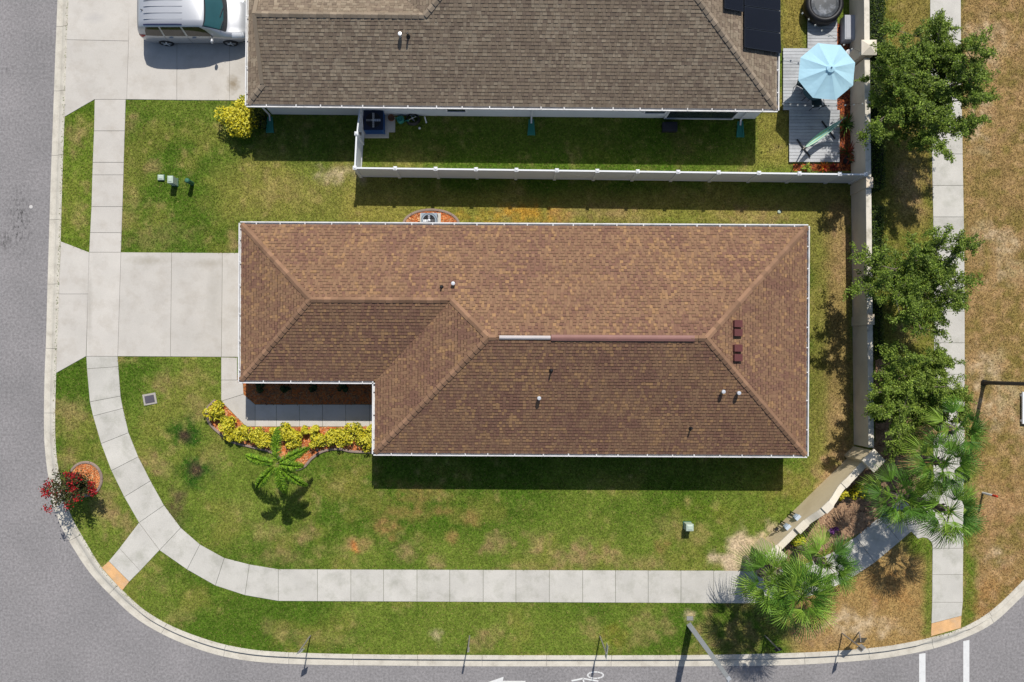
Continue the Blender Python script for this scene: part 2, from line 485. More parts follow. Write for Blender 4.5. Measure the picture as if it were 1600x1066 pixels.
# a brown drip stain where cars stop on the north driveway, and faint tyre tracks across the other one
def soil_spots(m, spots):
    nt, lk = m.node_tree.nodes, m.node_tree.links
    b = nt["Principled BSDF"]; src = b.inputs["Base Color"].links[0].from_socket
    geo = N(nt, "ShaderNodeNewGeometry")
    for x, y, rx, ry, col, amt in spots:
        sb = N(nt, "ShaderNodeVectorMath", operation='SUBTRACT'); sb.inputs[1].default_value = W(x, y); lk.new(geo.outputs["Position"], sb.inputs[0])
        ml = N(nt, "ShaderNodeVectorMath", operation='MULTIPLY'); ml.inputs[1].default_value = (SC / rx, SC / ry, 0); lk.new(sb.outputs[0], ml.inputs[0])
        ln_ = N(nt, "ShaderNodeVectorMath", operation='LENGTH'); lk.new(ml.outputs[0], ln_.inputs[0])
        nz = N(nt, "ShaderNodeTexNoise"); nz.inputs["Scale"].default_value = 6; nz.inputs["Detail"].default_value = 5; lk.new(geo.outputs["Position"], nz.inputs["Vector"])
        ad = N(nt, "ShaderNodeMath", operation='ADD'); lk.new(ln_.outputs["Value"], ad.inputs[0]); lk.new(nz.outputs[0], ad.inputs[1])
        mr = N(nt, "ShaderNodeMapRange"); mr.inputs[1].default_value = 0.6; mr.inputs[2].default_value = 1.5; mr.inputs[3].default_value = amt; mr.inputs[4].default_value = 0.0; lk.new(ad.outputs[0], mr.inputs[0])
        mx = N(nt, "ShaderNodeMix", data_type='RGBA'); mx.inputs[7].default_value = (*col, 1); lk.new(mr.outputs[0], mx.inputs[0]); lk.new(src, mx.inputs[6]); src = mx.outputs[2]
    lk.new(src, b.inputs["Base Color"])
soil_spots(M['concrete'], [(366, 133, 13, 17, C(140, 122, 90), .75), (232, 408, 40, 9, C(176, 168, 152), .6), (330, 412, 40, 9, C(180, 172, 158), .6), (150, 30, 22, 10, C(190, 186, 182), .5), (335, 470, 14, 70, C(192, 186, 176), .5), (142, 480, 6, 70, C(186, 180, 170), .6)])

# neighbour's driveway
nd = empty("driveway", W(245, 60), kind="structure")
for q in ([(110, -6), (106.5, 64), (203, 66), (204, -6)], [(106.5, 64), (103.2, 184), (150, 157), (200, 157), (203, 66)],
          [(204, -160), (203, 66), (200, 157), (278, 158), (279, -160)], [(279, -160), (278, 158), (360, 158.5), (361, -160)], [(361, -160), (360, 158.5), (412, 159), (412, -160)],
          [(113, -120), (110, -6), (204, -6), (204, -160), (150, -160)]):
    slab(q, nd, M['concrete'], gap=.005)
# driveway of the corner house
md = empty("driveway", W(270, 477), kind="structure")
for q in ([(97.3, 378), (94.5, 460), (140, 460), (141.5, 395)], [(94.5, 460), (90.3, 583), (136.7, 557), (140, 460)],
          [(141.5, 395), (137, 557), (186, 557), (191, 395)], [(191, 395), (186, 557), (268, 557.5), (270, 395.5)],
          [(270, 395.5), (268, 557.5), (347.5, 558), (349, 396)], [(349, 396), (347.5, 558), (420, 558.5), (420, 396)]):
    slab(q, md, M['concrete'], gap=.005)
# walk along the west side, north of the driveway
wn_ = empty("sidewalk", W(170, 276), kind="structure")
J = [(157, 150, 198.5), (206, 149, 197), (255, 147, 195.5), (304, 145.5, 194.5), (341, 144, 193), (364.5, 143, 192), (395, 141.5, 191)]
J = [(157, 150, 198.5), (206, 149, 197), (255, 147, 195.5), (274.5, 146.3, 195), (324, 145, 193.5), (364.5, 143, 192), (395, 141.5, 191)]
for a, b in zip(J, J[1:]): slab([(a[1], a[0]), (a[2], a[0]), (b[2], b[0]), (b[1], b[0])], wn_, M['concrete'])
# curving walk round the corner
ws_ = empty("sidewalk", W(560, 915), kind="structure")
CV = [((137, 557), (186, 557)), ((138, 576.5), (187, 573)), ((142.5, 628), (190.5, 619)), ((147.5, 650), (194, 638)), ((160, 693), (203, 676)), ((176, 735), (218, 713.5)),
      ((196, 776), (237, 751)), ((219, 816), (258, 789)), ((251, 859), (284, 824)), ((294, 889), (314, 850)), ((338, 914), (352, 871)), ((384, 929), (391, 881)), ((436, 938), (436, 888.5))]
for x in (497, 549, 600, 652, 703, 755, 806, 858, 910, 961, 1012, 1063, 1114, 1163): CV.append(((x, 938 + (x - 436) * .005), (x, 888.5 + (x - 436) * .0032)))
# it goes on under the palms to join the walk on the east side
EC = [(1163, 916.3), (1212, 915), (1262, 905), (1308, 886), (1350, 858), (1388, 826), (1424, 795)]
cen = catmull([Vector((x, y)) for x, y in EC], 1)
for i in range(1, len(EC)):
    d = (cen[min(i + 1, len(cen) - 1)] - cen[i - 1]).normalized(); nrm = Vector((-d.y, d.x))
    CV.append((tuple(cen[i] + nrm * 25), tuple(cen[i] - nrm * 25)))
def curved(a, b, a2, b2, i):
    return [a, b, b2, a2]
for i, (a, b) in enumerate(zip(CV, CV[1:])):
    slab([a[0], a[1], b[1], b[0]], ws_, M['walk'])
# crossing ramp at the corner
rp = empty("sidewalk", W(205, 870), kind="structure")
slab([(219, 816), (188.5, 856), (221, 891), (251, 859)], rp, M['walk'])
slab([(188.5, 856), (172, 876), (204, 908), (221, 891)], rp, M['walk'])
pad1 = slab([(172, 876), (161, 886), (193, 922), (204, 908)], rp, M['tan_pad'], name="ramp_pad")
# east walk
we_ = empty("sidewalk", W(1478, 450), kind="structure")
ys = [-150 + 49 * k for k in range(0, 21)] + [856, 897, 940]
ys = [y for y in ys if y < 830] + [856, 897, 940]
def ex(y): return 1451 + 6 * float(sstep(0, 500, y)) - 3 * float(sstep(600, 960, y))
for a, b in zip(ys, ys[1:]): slab([(ex(a), a), (ex(a) + 48, a), (ex(b) + 48, b), (ex(b), b)], we_, M['walk'])
slab([(ex(940), 940), (ex(940) + 48, 940), (1500, 961), (1453, 973)], we_, M['walk'])
slab([(1453, 973), (1500, 961), (1499, 980), (1452, 993)], we_, M['tan_pad'], name="ramp_pad")
# apron where the two walks meet, with a rounded inner corner
slab([(1424 - 16, 795 + 20), (1424 + 14, 795 - 20), (1456, 760), (1456, 856), (1453, 846), (1447, 840.5), (1440, 839), (1432, 841)], we_, M['walk'], z=SLAB_Z - .006)
# front path of the corner house
fp = empty("path", W(400, 640), kind="structure")
for q in ([(347, 558.5), (372, 559), (372, 594), (347, 594)], [(347, 594), (372, 594), (381, 600), (382, 616), (347, 627)],
          [(347, 627), (382, 616), (400, 632), (400, 666.5), (386, 666.5)], [(400, 632), (433, 632), (433, 666.5), (400, 666.5)], [(433, 632), (469, 632), (469, 666.5), (433, 666.5)],
          [(469, 632), (505, 632), (505, 666.5), (469, 666.5)], [(505, 632), (541, 632), (541, 666.5), (505, 666.5)], [(541, 632), (578, 632), (578, 666.5), (541, 666.5)], [(578, 632), (620, 632), (620, 666.5), (578, 666.5)]):
    slab(q, fp, M['concrete'])

M['bedding'] = noisy('joint_sand', C(112, 106, 98), .2, 3, 30, .2, .98)
for par_, mb_ in bedding.values(): mb_.build('bedding', M['bedding'], par_, kind='stuff')

# ---- painted marks on the road
def mark(name, polys, label, cat, group=None):
    mb = MB()
    for p in polys: mb.prism([tuple(W(*q).xy) for q in p], 0.001, 0.007)
    return mb.build(name, M['paint'], base=W(*polys[0][0]), label=label, cat=cat, group=group)
mark("crosswalk_line", [[(1436, 1022), (1446, 1020.5), (1446, 1140), (1436, 1140)]], "white painted crosswalk line on asphalt, the shorter one, just west of the tan ramp", "road marking", "crosswalk lines")
mark("crosswalk_line", [[(1505, 1002), (1514.5, 1000), (1514.5, 1140), (1505, 1140)]], "white painted crosswalk line on asphalt, the longer one, just east of the tan ramp", "road marking", "crosswalk lines")
mark("lane_arrow", [[(750, 1070.5), (787, 1057.5), (785.5, 1064), (785.5, 1077), (787, 1083)], [(785.6, 1064), (821, 1064), (821, 1077), (785.6, 1077)]], "white painted lane arrow pointing west at the bottom edge of the road", "road marking")
def ring(cx, cy, rx, ry, w, n=14):
    out = []
    for k in range(n):
        a, b = 2 * math.pi * (k + .06) / n, 2 * math.pi * (k + .94) / n
        out.append([(cx + rx * math.cos(a), cy + ry * math.sin(a)), (cx + rx * math.cos(b), cy + ry * math.sin(b)), (cx + (rx - w) * math.cos(b), cy + (ry - w * .8) * math.sin(b)), (cx + (rx - w) * math.cos(a), cy + (ry - w * .8) * math.sin(a))])
    return out
def stroke(a, b, w):
    d = Vector((b[0] - a[0], b[1] - a[1])).normalized(); n = Vector((-d.y, d.x)) * w / 2
    return [(a[0] + n.x, a[1] + n.y), (b[0] + n.x, b[1] + n.y), (b[0] - n.x, b[1] - n.y), (a[0] - n.x, a[1] - n.y)]
mark("bicycle_symbol", ring(930.5, 1055, 13.5, 6, 2.4) + ring(930.5, 1087, 13.5, 6, 2.4) + [stroke((893, 1064), (911, 1060.2), 2.4), stroke((911, 1060.2), (935, 1064.5), 2.2), stroke((911, 1060.5), (915, 1078), 2.2), stroke((915, 1078), (931, 1086), 2.2), stroke((885, 1066), (889, 1070), 2.4)], "white painted bicycle symbol on the road at the bottom edge", "road marking")
mk = MB().lathe(W(48.5, 323.5), [(0.085, 0.0), (0.085, 0.012), (0.06, 0.018)], 16)
mk.build("road_disc", noisy("pale_disc", C(216, 212, 208), 0.04), base=W(48.5, 323.5), label="small pale round disc set in the asphalt of the west street", cat="survey marker")

# ---- mulch beds
M['soil_tan'] = noisy('soil_tan', C(176, 142, 112), .2, 2, 25, .25, .98, .5)
def bed(name, px, z, chips, cols, edge=None, skip=None):
    poly = [tuple(W(*p).xy) for p in px]
    o = MB().prism(poly, 0.0, z).build(name, M['mulch_base'] if cols is not DARKM else M['soil_tan'], base=W(*px[0]), kind="structure")
    mask_polys.append(px)
    P2 = np.array(poly); lo, hi = P2.min(0), P2.max(0)
    pts = rng.random((int(chips * 1.8), 2)) * (hi - lo) + lo
    pts = pts[inpoly(pts[:, 0], pts[:, 1], poly)][:chips]
    n = len(pts)
    L = rng.uniform(.03, .075, n); wd = rng.uniform(.012, .026, n); a = rng.random(n) * math.pi
    ux = np.stack([np.cos(a), np.sin(a), rng.uniform(-.35, .35, n)], 1) * L[:, None]
    uy = np.stack([-np.sin(a), np.cos(a), rng.uniform(-.35, .35, n)], 1) * wd[:, None]
    c = np.concatenate([pts, np.full((n, 1), z) + rng.uniform(.004, .03, (n, 1))], 1) - np.array(o.location)[None]
    V = np.stack([c - ux - uy, c + ux - uy, c + ux + uy, c - ux + uy], 1).reshape(-1, 3)
    cc = np.array(cols)[rng.integers(0, len(cols), n)] * rng.uniform(.7, 1.25, (n, 1))
    ch = link_mesh("mulch", mesh_np("mulch", V, np.arange(n * 4).reshape(-1, 4), cc, M['mulch']), o, None, kind="stuff")
    if edge:
        path = catmull([W(*p) for p in edge], 6)
        acc = 0; last = path[0]
        segs = []; cur = [path[0]]
        for p in path[1:]:
            cur.append(p); acc += (p - last).length; last = p
            if acc > 0.62: segs.append(cur); cur = [p]; acc = 0
        if len(cur) > 1: segs.append(cur)
        for sg in segs:
            mb = MB(); rows = []
            for i, p in enumerate(sg):
                d = (sg[min(i + 1, len(sg) - 1)] - sg[max(i - 1, 0)]).normalized(); nn = Vector((-d.y, d.x, 0))
                f = 0.006 if i == 0 else (-0.006 if i == len(sg) - 1 else 0)
                rows.append([p + d * f + nn * u + Vector((0, 0, zz)) for u, zz in ((-.065, .0), (-.062, z + .035), (-.04, z + .06), (.03, z + .06), (.062, z + .03), (.065, 0))])
            m = 6
            mb.add([q for r in rows for q in r], [(i * m + j, i * m + j + 1, (i + 1) * m + j + 1, (i + 1) * m + j) for i in range(len(sg) - 1) for j in range(m - 1)] + [tuple(range(m))[::-1], tuple((len(sg) - 1) * m + j for j in range(m))])
            mb.build("edging_block", M['edging'], o)
    return o
def inpoly(x, y, poly):
    x = np.asarray(x); y = np.asarray(y)
    r = np.zeros(x.shape, bool)
    n = len(poly); j = n - 1
    for i in range(n):
        xi, yi = poly[i]; xj, yj = poly[j]
        if yi != yj:
            c = ((yi > y) != (yj > y)) & (x < (xj - xi) * (y - yi) / (yj - yi) + xi)
            r ^= c
        j = i
    return r
ORANGE = [C(228, 136, 76), C(236, 156, 98), C(214, 120, 62), C(190, 104, 60), C(240, 184, 130), C(204, 150, 110)]
FADED = [C(190, 128, 80), C(160, 110, 74), C(206, 130, 72), C(140, 100, 72), C(176, 134, 96)]
RED = [C(150, 76, 48), C(122, 60, 44), C(172, 92, 56), C(96, 54, 42)]
DARKM = [C(168, 134, 106), C(184, 150, 118), C(150, 116, 92), C(204, 170, 136), C(132, 102, 84)]
LOWER = [(338, 625), (325, 640), (328, 659), (345, 677), (365, 690), (395, 698), (425, 706), (447, 722), (463, 733), (476, 729), (488, 716), (505, 705), (528, 701), (550, 705), (583, 706)]
bed("mulch_bed", LOWER + [(606, 706), (606, 667), (386, 667), (347, 628)], LAWN_Z + .012, 5200, ORANGE, LOWER)
bed("mulch_bed", [(372.5, 594), (381.5, 600), (382.5, 616), (400, 631.5), (612, 631.5), (612, 580), (400, 580), (372.5, 586)], LAWN_Z + .012, 2600, FADED)
ringp = [(136 + 25 * math.cos(t), 748 + 26 * math.sin(t)) for t in [2 * math.pi * k / 24 for k in range(24)]]
bed("mulch_bed", ringp, LAWN_Z + .012, 1100, ORANGE, ringp + [ringp[0]])
acp = [(631 + 0, 352)] + [(674 - 43 * math.cos(t), 352 - 23 * math.sin(t)) for t in [math.pi * k / 12 for k in range(1, 12)]] + [(717, 352)]
bed("mulch_bed", acp + [(717, 374), (631, 374)], LAWN_Z + .012, 1300, ORANGE, acp)
bed("mulch_bed", [(1304, 40), (1325, 40), (1327, 268), (1238, 268), (1238, 257.5), (1305, 257.5)], LAWN_Z + .012, 2800, RED)
bed("mulch_bed", [(1366, 560), (1404, 560), (1430, 640), (1440, 745), (1404, 798), (1330, 838), (1262, 870), (1232, 880), (1215, 852), (1290, 782), (1350, 722), (1366, 690)], LAWN_Z + .012, 3600, DARKM)

# ------------------------------------------------------------------ lawn
G_LUSH, G_MID, G_OLIVE = C(86, 116, 32), C(116, 135, 50), C(148, 143, 68)
T_STRAW, T_TAN, T_SAND, T_SOIL, T_RUST = C(180, 156, 104), C(186, 152, 112), C(220, 196, 162), C(104, 84, 66), C(184, 142, 92)
def mixc(a, col, w): return a * (1 - w[:, None]) + np.array(col)[None] * w[:, None]
BOX = [ # x0 y0 x1 y1 soft colour strength
    (540, 300, 1330, 352, 14, C(158, 146, 74), .66), (560, 300, 780, 352, 25, C(150, 152, 52), .3), (1262, 285, 1330, 740, 10, C(146, 136, 70), .66), (1290, 320, 1328, 720, 10, C(170, 138, 94), .6),
    (1498, -300, 1800, 1000, 10, C(172, 140, 92), .92), (1502, 700, 1522, 985, 8, C(96, 132, 30), .9), (1240, 850, 1462, 1040, 22, C(184, 148, 96), .9),
    (1440, 850, 1456, 985, 9, C(104, 130, 40), .85), (1420, 838, 1456, 865, 10, C(104, 134, 36), .9), (1360, -300, 1456, 560, 10, C(130, 124, 54), .75), (1396, -20, 1452, 360, 14, C(168, 140, 84), .45),
    (1180, 150, 1240, 262, 14, C(154, 142, 70), .75), (1219, -60, 1256, 80, 10, C(160, 142, 74), .85), (560, 195, 1180, 262, 20, C(84, 112, 30), .5), (395, 185, 560, 256, 20, C(80, 104, 34), .4),
    (330, 256, 640, 350, 30, C(160, 152, 76), .6), (96, 160, 148, 392, 12, C(112, 138, 34), .35)]
SPOT = [ # x y rx ry colour strength
    (120, 215, 18, 26, T_TAN, .6), (207, 195, 12, 22, T_TAN, .6), (242, 258, 14, 12, T_TAN, .5), (130, 340, 16, 26, T_STRAW, .6), (200, 320, 16, 50, T_STRAW, .45), (250, 370, 60, 20, T_STRAW, .35), (365, 380, 10, 18, T_TAN, .6),
    (520, 275, 40, 14, T_SAND, .6), (540, 268, 22, 9, T_SAND, .7), (450, 300, 60, 22, T_STRAW, .5), (810, 335, 70, 18, C(214, 160, 62), .75), (960, 335, 80, 16, T_TAN, .55), (1060, 338, 60, 14, C(120, 140, 50), .4), (1180, 338, 60, 16, T_TAN, .6),
    (112, 645, 26, 30, T_STRAW, .65), (108, 720, 22, 18, T_TAN, .55), (165, 790, 22, 40, T_TAN, .6), (195, 815, 18, 20, T_TAN, .5), (300, 590, 24, 14, T_STRAW, .4), (258, 600, 16, 18, T_TAN, .5), (305, 645, 14, 24, T_TAN, .55), (248, 725, 24, 18, T_TAN, .6), (330, 720, 18, 22, T_STRAW, .4),
    (290, 676, 30, 30, C(48, 98, 20), 1.), (305, 735, 28, 28, C(48, 98, 20), 1.), (290, 680, 13, 14, C(76, 62, 50), 1.), (306, 735, 12, 13, C(76, 62, 50), 1.), (277, 792, 20, 34, T_SOIL, .8), (292, 812, 14, 24, C(70, 104, 30), .6),
    (660, 772, 50, 14, T_RUST, .55), (602, 822, 22, 18, T_RUST, .75), (553, 852, 20, 14, T_RUST, .6), (556, 856, 5, 9, C(236, 140, 72), .9), (655, 800, 38, 12, T_RUST, .6), (636, 862, 18, 14, T_TAN, .6), (680, 875, 12, 14, T_TAN, .6), (540, 855, 40, 14, T_STRAW, .5), (780, 850, 24, 18, T_TAN, .6), (740, 812, 12, 14, T_RUST, .5), (706, 838, 10, 10, T_RUST, .6),
    (590, 780, 60, 26, C(140, 138, 64), .5), (545, 745, 44, 30, C(146, 142, 66), .6), (835, 845, 20, 20, T_TAN, .6), (900, 870, 50, 18, T_TAN, .6), (820, 882, 40, 10, T_TAN, .5), (960, 872, 26, 12, T_STRAW, .55), (1005, 880, 30, 12, T_TAN, .55), (912, 855, 18, 22, T_TAN, .5), (1050, 820, 26, 16, T_STRAW, .5), (1036, 852, 14, 12, T_RUST, .5), (1085, 838, 22, 14, T_STRAW, .4), (1100, 800, 60, 20, C(120, 138, 40), .4),
    (750, 1000, 24, 16, T_TAN, .55), (775, 985, 14, 14, T_STRAW, .5), (684, 994, 8, 10, T_SAND, .6), (930, 985, 18, 20, T_STRAW, .6), (1010, 985, 40, 30, T_STRAW, .5), (955, 990, 30, 20, C(160, 142, 50), .4), (1078, 963, 10, 10, T_SAND, .8), (440, 985, 40, 18, T_STRAW, .35), (520, 1000, 50, 14, T_STRAW, .35), (275, 965, 30, 18, T_STRAW, .45), (250, 915, 16, 14, T_STRAW, .4), (420, 830, 30, 20, T_STRAW, .5), (440, 870, 50, 14, T_STRAW, .45), (480, 835, 16, 14, T_TAN, .6), (390, 800, 40, 26, C(150, 146, 80), .4),
    (1166, 850, 34, 26, T_SAND, .98), (1142, 873, 28, 18, T_SAND, .95), (1188, 836, 24, 16, T_SAND, .8), (1160, 880, 30, 18, T_SAND, .9), (1210, 900, 50, 26, T_SAND, .8), (1240, 760, 60, 30, C(150, 140, 66), .5), (1300, 745, 40, 22, T_TAN, .9), (1310, 715, 22, 26, T_TAN, .85), (1315, 400, 14, 60, T_TAN, .7), (1308, 650, 20, 40, T_TAN, .5),
    (1340, 975, 60, 26, T_SAND, .75), (1300, 1000, 50, 12, T_TAN, .6), (1250, 985, 30, 24, T_TAN, .7), (1160, 985, 50, 40, C(150, 130, 84), .7), (1390, 930, 40, 40, C(190, 140, 84), .5), (1100, 990, 30, 30, T_STRAW, .5),
    (1540, 70, 30, 40, T_SAND, .6), (1528, 190, 22, 40, T_SAND, .7), (1555, 375, 34, 28, T_SAND, .7), (1575, 430, 24, 20, T_SAND, .6), (1545, 580, 30, 32, T_SAND, .85), (1560, 630, 34, 40, T_SAND, .75), (1590, 650, 18, 50, T_SAND, .6), (1540, 770, 20, 14, C(230, 190, 150), .8), (1555, 865, 22, 18, T_SAND, .7), (1560, 800, 40, 60, C(190, 146, 104), .6), (1530, 300, 20, 60, C(150, 136, 70), .4), (1585, 560, 30, 120, C(150, 136, 64), .5), (1545, 720, 40, 40, C(164, 144, 76), .5), (1560, 930, 40, 40, C(184, 136, 84), .6),
    (650, 240, 40, 20, C(130, 118, 66), .4), (930, 235, 40, 20, C(120, 124, 50), .4), (1060, 230, 26, 26, C(140, 118, 76), .5), (1340, 300, 10, 40, T_TAN, .5), (1420, 300, 30, 40, T_TAN, .7), (1415, 520, 20, 16, T_TAN, .5)]
def lawn_colour(x, y):
    x = np.asarray(x, float); y = np.asarray(y, float)
    n1 = fbm(x, y, 150, 0); n2 = fbm(x, y, 46, 2); n3 = fbm(x, y, 16, 4); n4 = fbm(x, y, 9, 1, 3)
    c = np.tile(np.array(G_LUSH), (len(x), 1))
    c = mixc(c, G_MID, sstep(.36, .62, n1))
    c = mixc(c, G_OLIVE, sstep(.52, .74, n2) * .45)
    for x0, y0, x1, y1, s, col, st in BOX:
        w = sstep(x0 - s, x0 + s, x + (n3 - .5) * 2 * s) * (1 - sstep(x1 - s, x1 + s, x + (n3 - .5) * 2 * s)) * sstep(y0 - s, y0 + s, y + (n2 - .5) * 2 * s) * (1 - sstep(y1 - s, y1 + s, y + (n2 - .5) * 2 * s))
        c = mixc(c, col, w * st)
    brk = sstep(.36, .62, fbm(x, y, 7, 3, 3))
    for sx, sy, rx, ry, col, st in SPOT:
        d = np.hypot((x - sx) / rx, (y - sy) / ry)
        nz = .5 if st >= .98 else 1.0
        w = 1 - sstep(.35, 1.25, d + ((n3 - .5) * 2.0 + (n4 - .5) * 1.6) * nz)
        c = mixc(c, col, w * st * (1 if st >= .9 else (.42 + .58 * brk)))
    c = mixc(c, T_STRAW, sstep(.60, .78, n4) * sstep(.42, .6, n2) * .45)
    far = sstep(1490, 1515, x)
    c = mixc(c, C(134, 122, 60), far * sstep(.5, .68, n3) * .7)
    c = mixc(c, C(190, 154, 112), far * sstep(.52, .7, n4) * .6)
    n5 = fbm(x, y, 5.5, 6, 3)
    c = c * (0.78 + 0.32 * n4 + 0.30 * n5)[:, None]
    return c
# sheet triangulated inside the kerb line
step = 0.21
bx = np.array(lawn_poly)
pts = [Vector(p) for p in lawn_poly[::2]]
nb = len(pts)
edges = [(i, (i + 1) % nb) for i in range(nb)]
gx, gy = np.meshgrid(np.arange(-23.5, 25.6, step), np.arange(-15.0, 18.0, step))
gx = gx.ravel() + rng.uniform(-.05, .05, gx.size); gy = gy.ravel() + rng.uniform(-.05, .05, gy.size)
# keep clear of the edge so that no sliver triangles arise
ins = inpoly(gx, gy, lawn_poly)
near = np.zeros(gx.size, bool)
for q in bx[::4]: near |= (gx - q[0]) ** 2 + (gy - q[1]) ** 2 < 0.02
ok = ins & ~near
pts += [Vector((float(a), float(b))) for a, b in zip(gx[ok], gy[ok])]
vo, eo, fo, _, _, _ = delaunay_2d_cdt(pts, edges, [], 1, 1e-5)
me = bpy.data.meshes.new("lawn")
me.from_pydata([(v.x, v.y, LAWN_Z) for v in vo], [], [f if ((vo[f[1]] - vo[f[0]]).cross(vo[f[2]] - vo[f[0]]) > 0) else f[::-1] for f in fo])
va = np.array([(v.x, v.y) for v in vo])
vc = lawn_colour(va[:, 0] * SC + NX, -va[:, 1] * SC + NY) * 0.86
at = me.color_attributes.new("Col", 'FLOAT_COLOR', 'POINT')
c4 = np.ones((len(vc), 4), np.float32); c4[:, :3] = vc
at.data.foreach_set("color", c4.ravel())
M['lawn'] = noisy("lawn_ground", (0, 0, 0), 0.14, 3.5, 13, 0.5, 0.98, 0.6, attr=True, spec=0.1, stain=T_STRAW, stain_scale=7, stain_amt=.22)
me.materials.append(M['lawn'])
link_mesh("lawn", me, kind="structure")

# grass blades standing on it
HOUSE_PX = [(412, 378), (1222, 378), (1222, 690), (609, 690), (609, 583), (412, 583)]
NHOUSE_PX = [(421, 182), (1177, 182), (1177, -200), (421, -200)]
mask_polys += [HOUSE_PX, NHOUSE_PX, [(1219, 77), (1304, 77), (1304, 20), (1257, 20), (1257, 0), (1309, -40), (1309, 257), (1229, 257), (1229, 172), (1219, 172)], [(1322, -200), (1334, -200), (1342, 700), (1328, 700)]]
NB = 620000
bxp = rng.uniform(60, 1640, NB); byp = rng.uniform(-40, 1090, NB)
keep = inpoly(bxp, byp, lawn_poly_px)
for mp in mask_polys:
    a = np.array(mp); lo = a.min(0); hi = a.max(0)
    idx = np.where(keep & (bxp > lo[0] - 1) & (bxp < hi[0] + 1) & (byp > lo[1] - 1) & (byp < hi[1] + 1))[0]
    if len(idx): keep[idx[inpoly(bxp[idx], byp[idx], mp)]] = False
bxp, byp = bxp[keep], byp[keep]
bc = lawn_colour(bxp, byp)
sand = bc.sum(1) > np.array(T_SAND).sum() * .80
kk = ~sand | (rng.random(len(bxp)) < .12)
bxp, byp, bc = bxp[kk], byp[kk], bc[kk]
n = len(bxp)
base = np.stack([(bxp - NX) / SC, -(byp - NY) / SC, np.full(n, LAWN_Z - .01)], 1)
ang = rng.random(n) * 2 * math.pi
lean = rng.uniform(.02, .075, n); hgt = rng.uniform(.025, .07, n); wid = rng.uniform(.012, .028, n)
d = np.stack([np.cos(ang), np.sin(ang), np.zeros(n)], 1); q = np.stack([-np.sin(ang), np.cos(ang), np.zeros(n)], 1)
V = np.stack([base - q * wid[:, None], base + q * wid[:, None], base + d * lean[:, None] + np.array([0, 0, 1.]) * hgt[:, None]], 1).reshape(-1, 3)
jit = rng.uniform(.55, 1.5, (n, 1)) * (1 + rng.uniform(-.08, .08, (n, 3)))
straw = rng.random(n) < .045
bc = bc * jit
bc[straw] = np.array(T_STRAW) * rng.uniform(.8, 1.25, (straw.sum(), 1))
M['grass'] = leafy("grass_blade", 0.25, 0.8, 0.1)
link_mesh("grass", mesh_np("grass", V, np.arange(n * 3).reshape(-1, 3), bc, M['grass']), kind="stuff", label="short mown grass growing over the lawns around both houses", cat="grass")

# ------------------------------------------------------------------ houses
def rotmap(cx, cy, ang):
    ca, sa = math.cos(ang), math.sin(ang)
    def f(x, y, z):
        dx, dy = x - cx, y - cy
        return W(cx + dx * ca - dy * sa, cy + dx * sa + dy * ca, z)
    return f
CAMP = Vector((0, 0, HC))
def hit(px, py, plane):
    """point of a roof plane seen at map position px, py from the drone"""
    p, nrm = plane
    d = P(px, py, 0) - CAMP
    t = (p - CAMP).dot(nrm) / d.dot(nrm)
    return CAMP + d * t

def slope_frame(poly):
    u = (poly[1] - poly[0]).normalized()
    nrm = Vector((0, 0, 0))
    for i in range(1, len(poly) - 1): nrm += (poly[i] - poly[0]).cross(poly[i + 1] - poly[0])
    nrm.normalize()
    if nrm.z < 0: nrm = -nrm
    v = nrm.cross(u)
    if v.z < 0: v = -v
    return poly[0], u, v, nrm

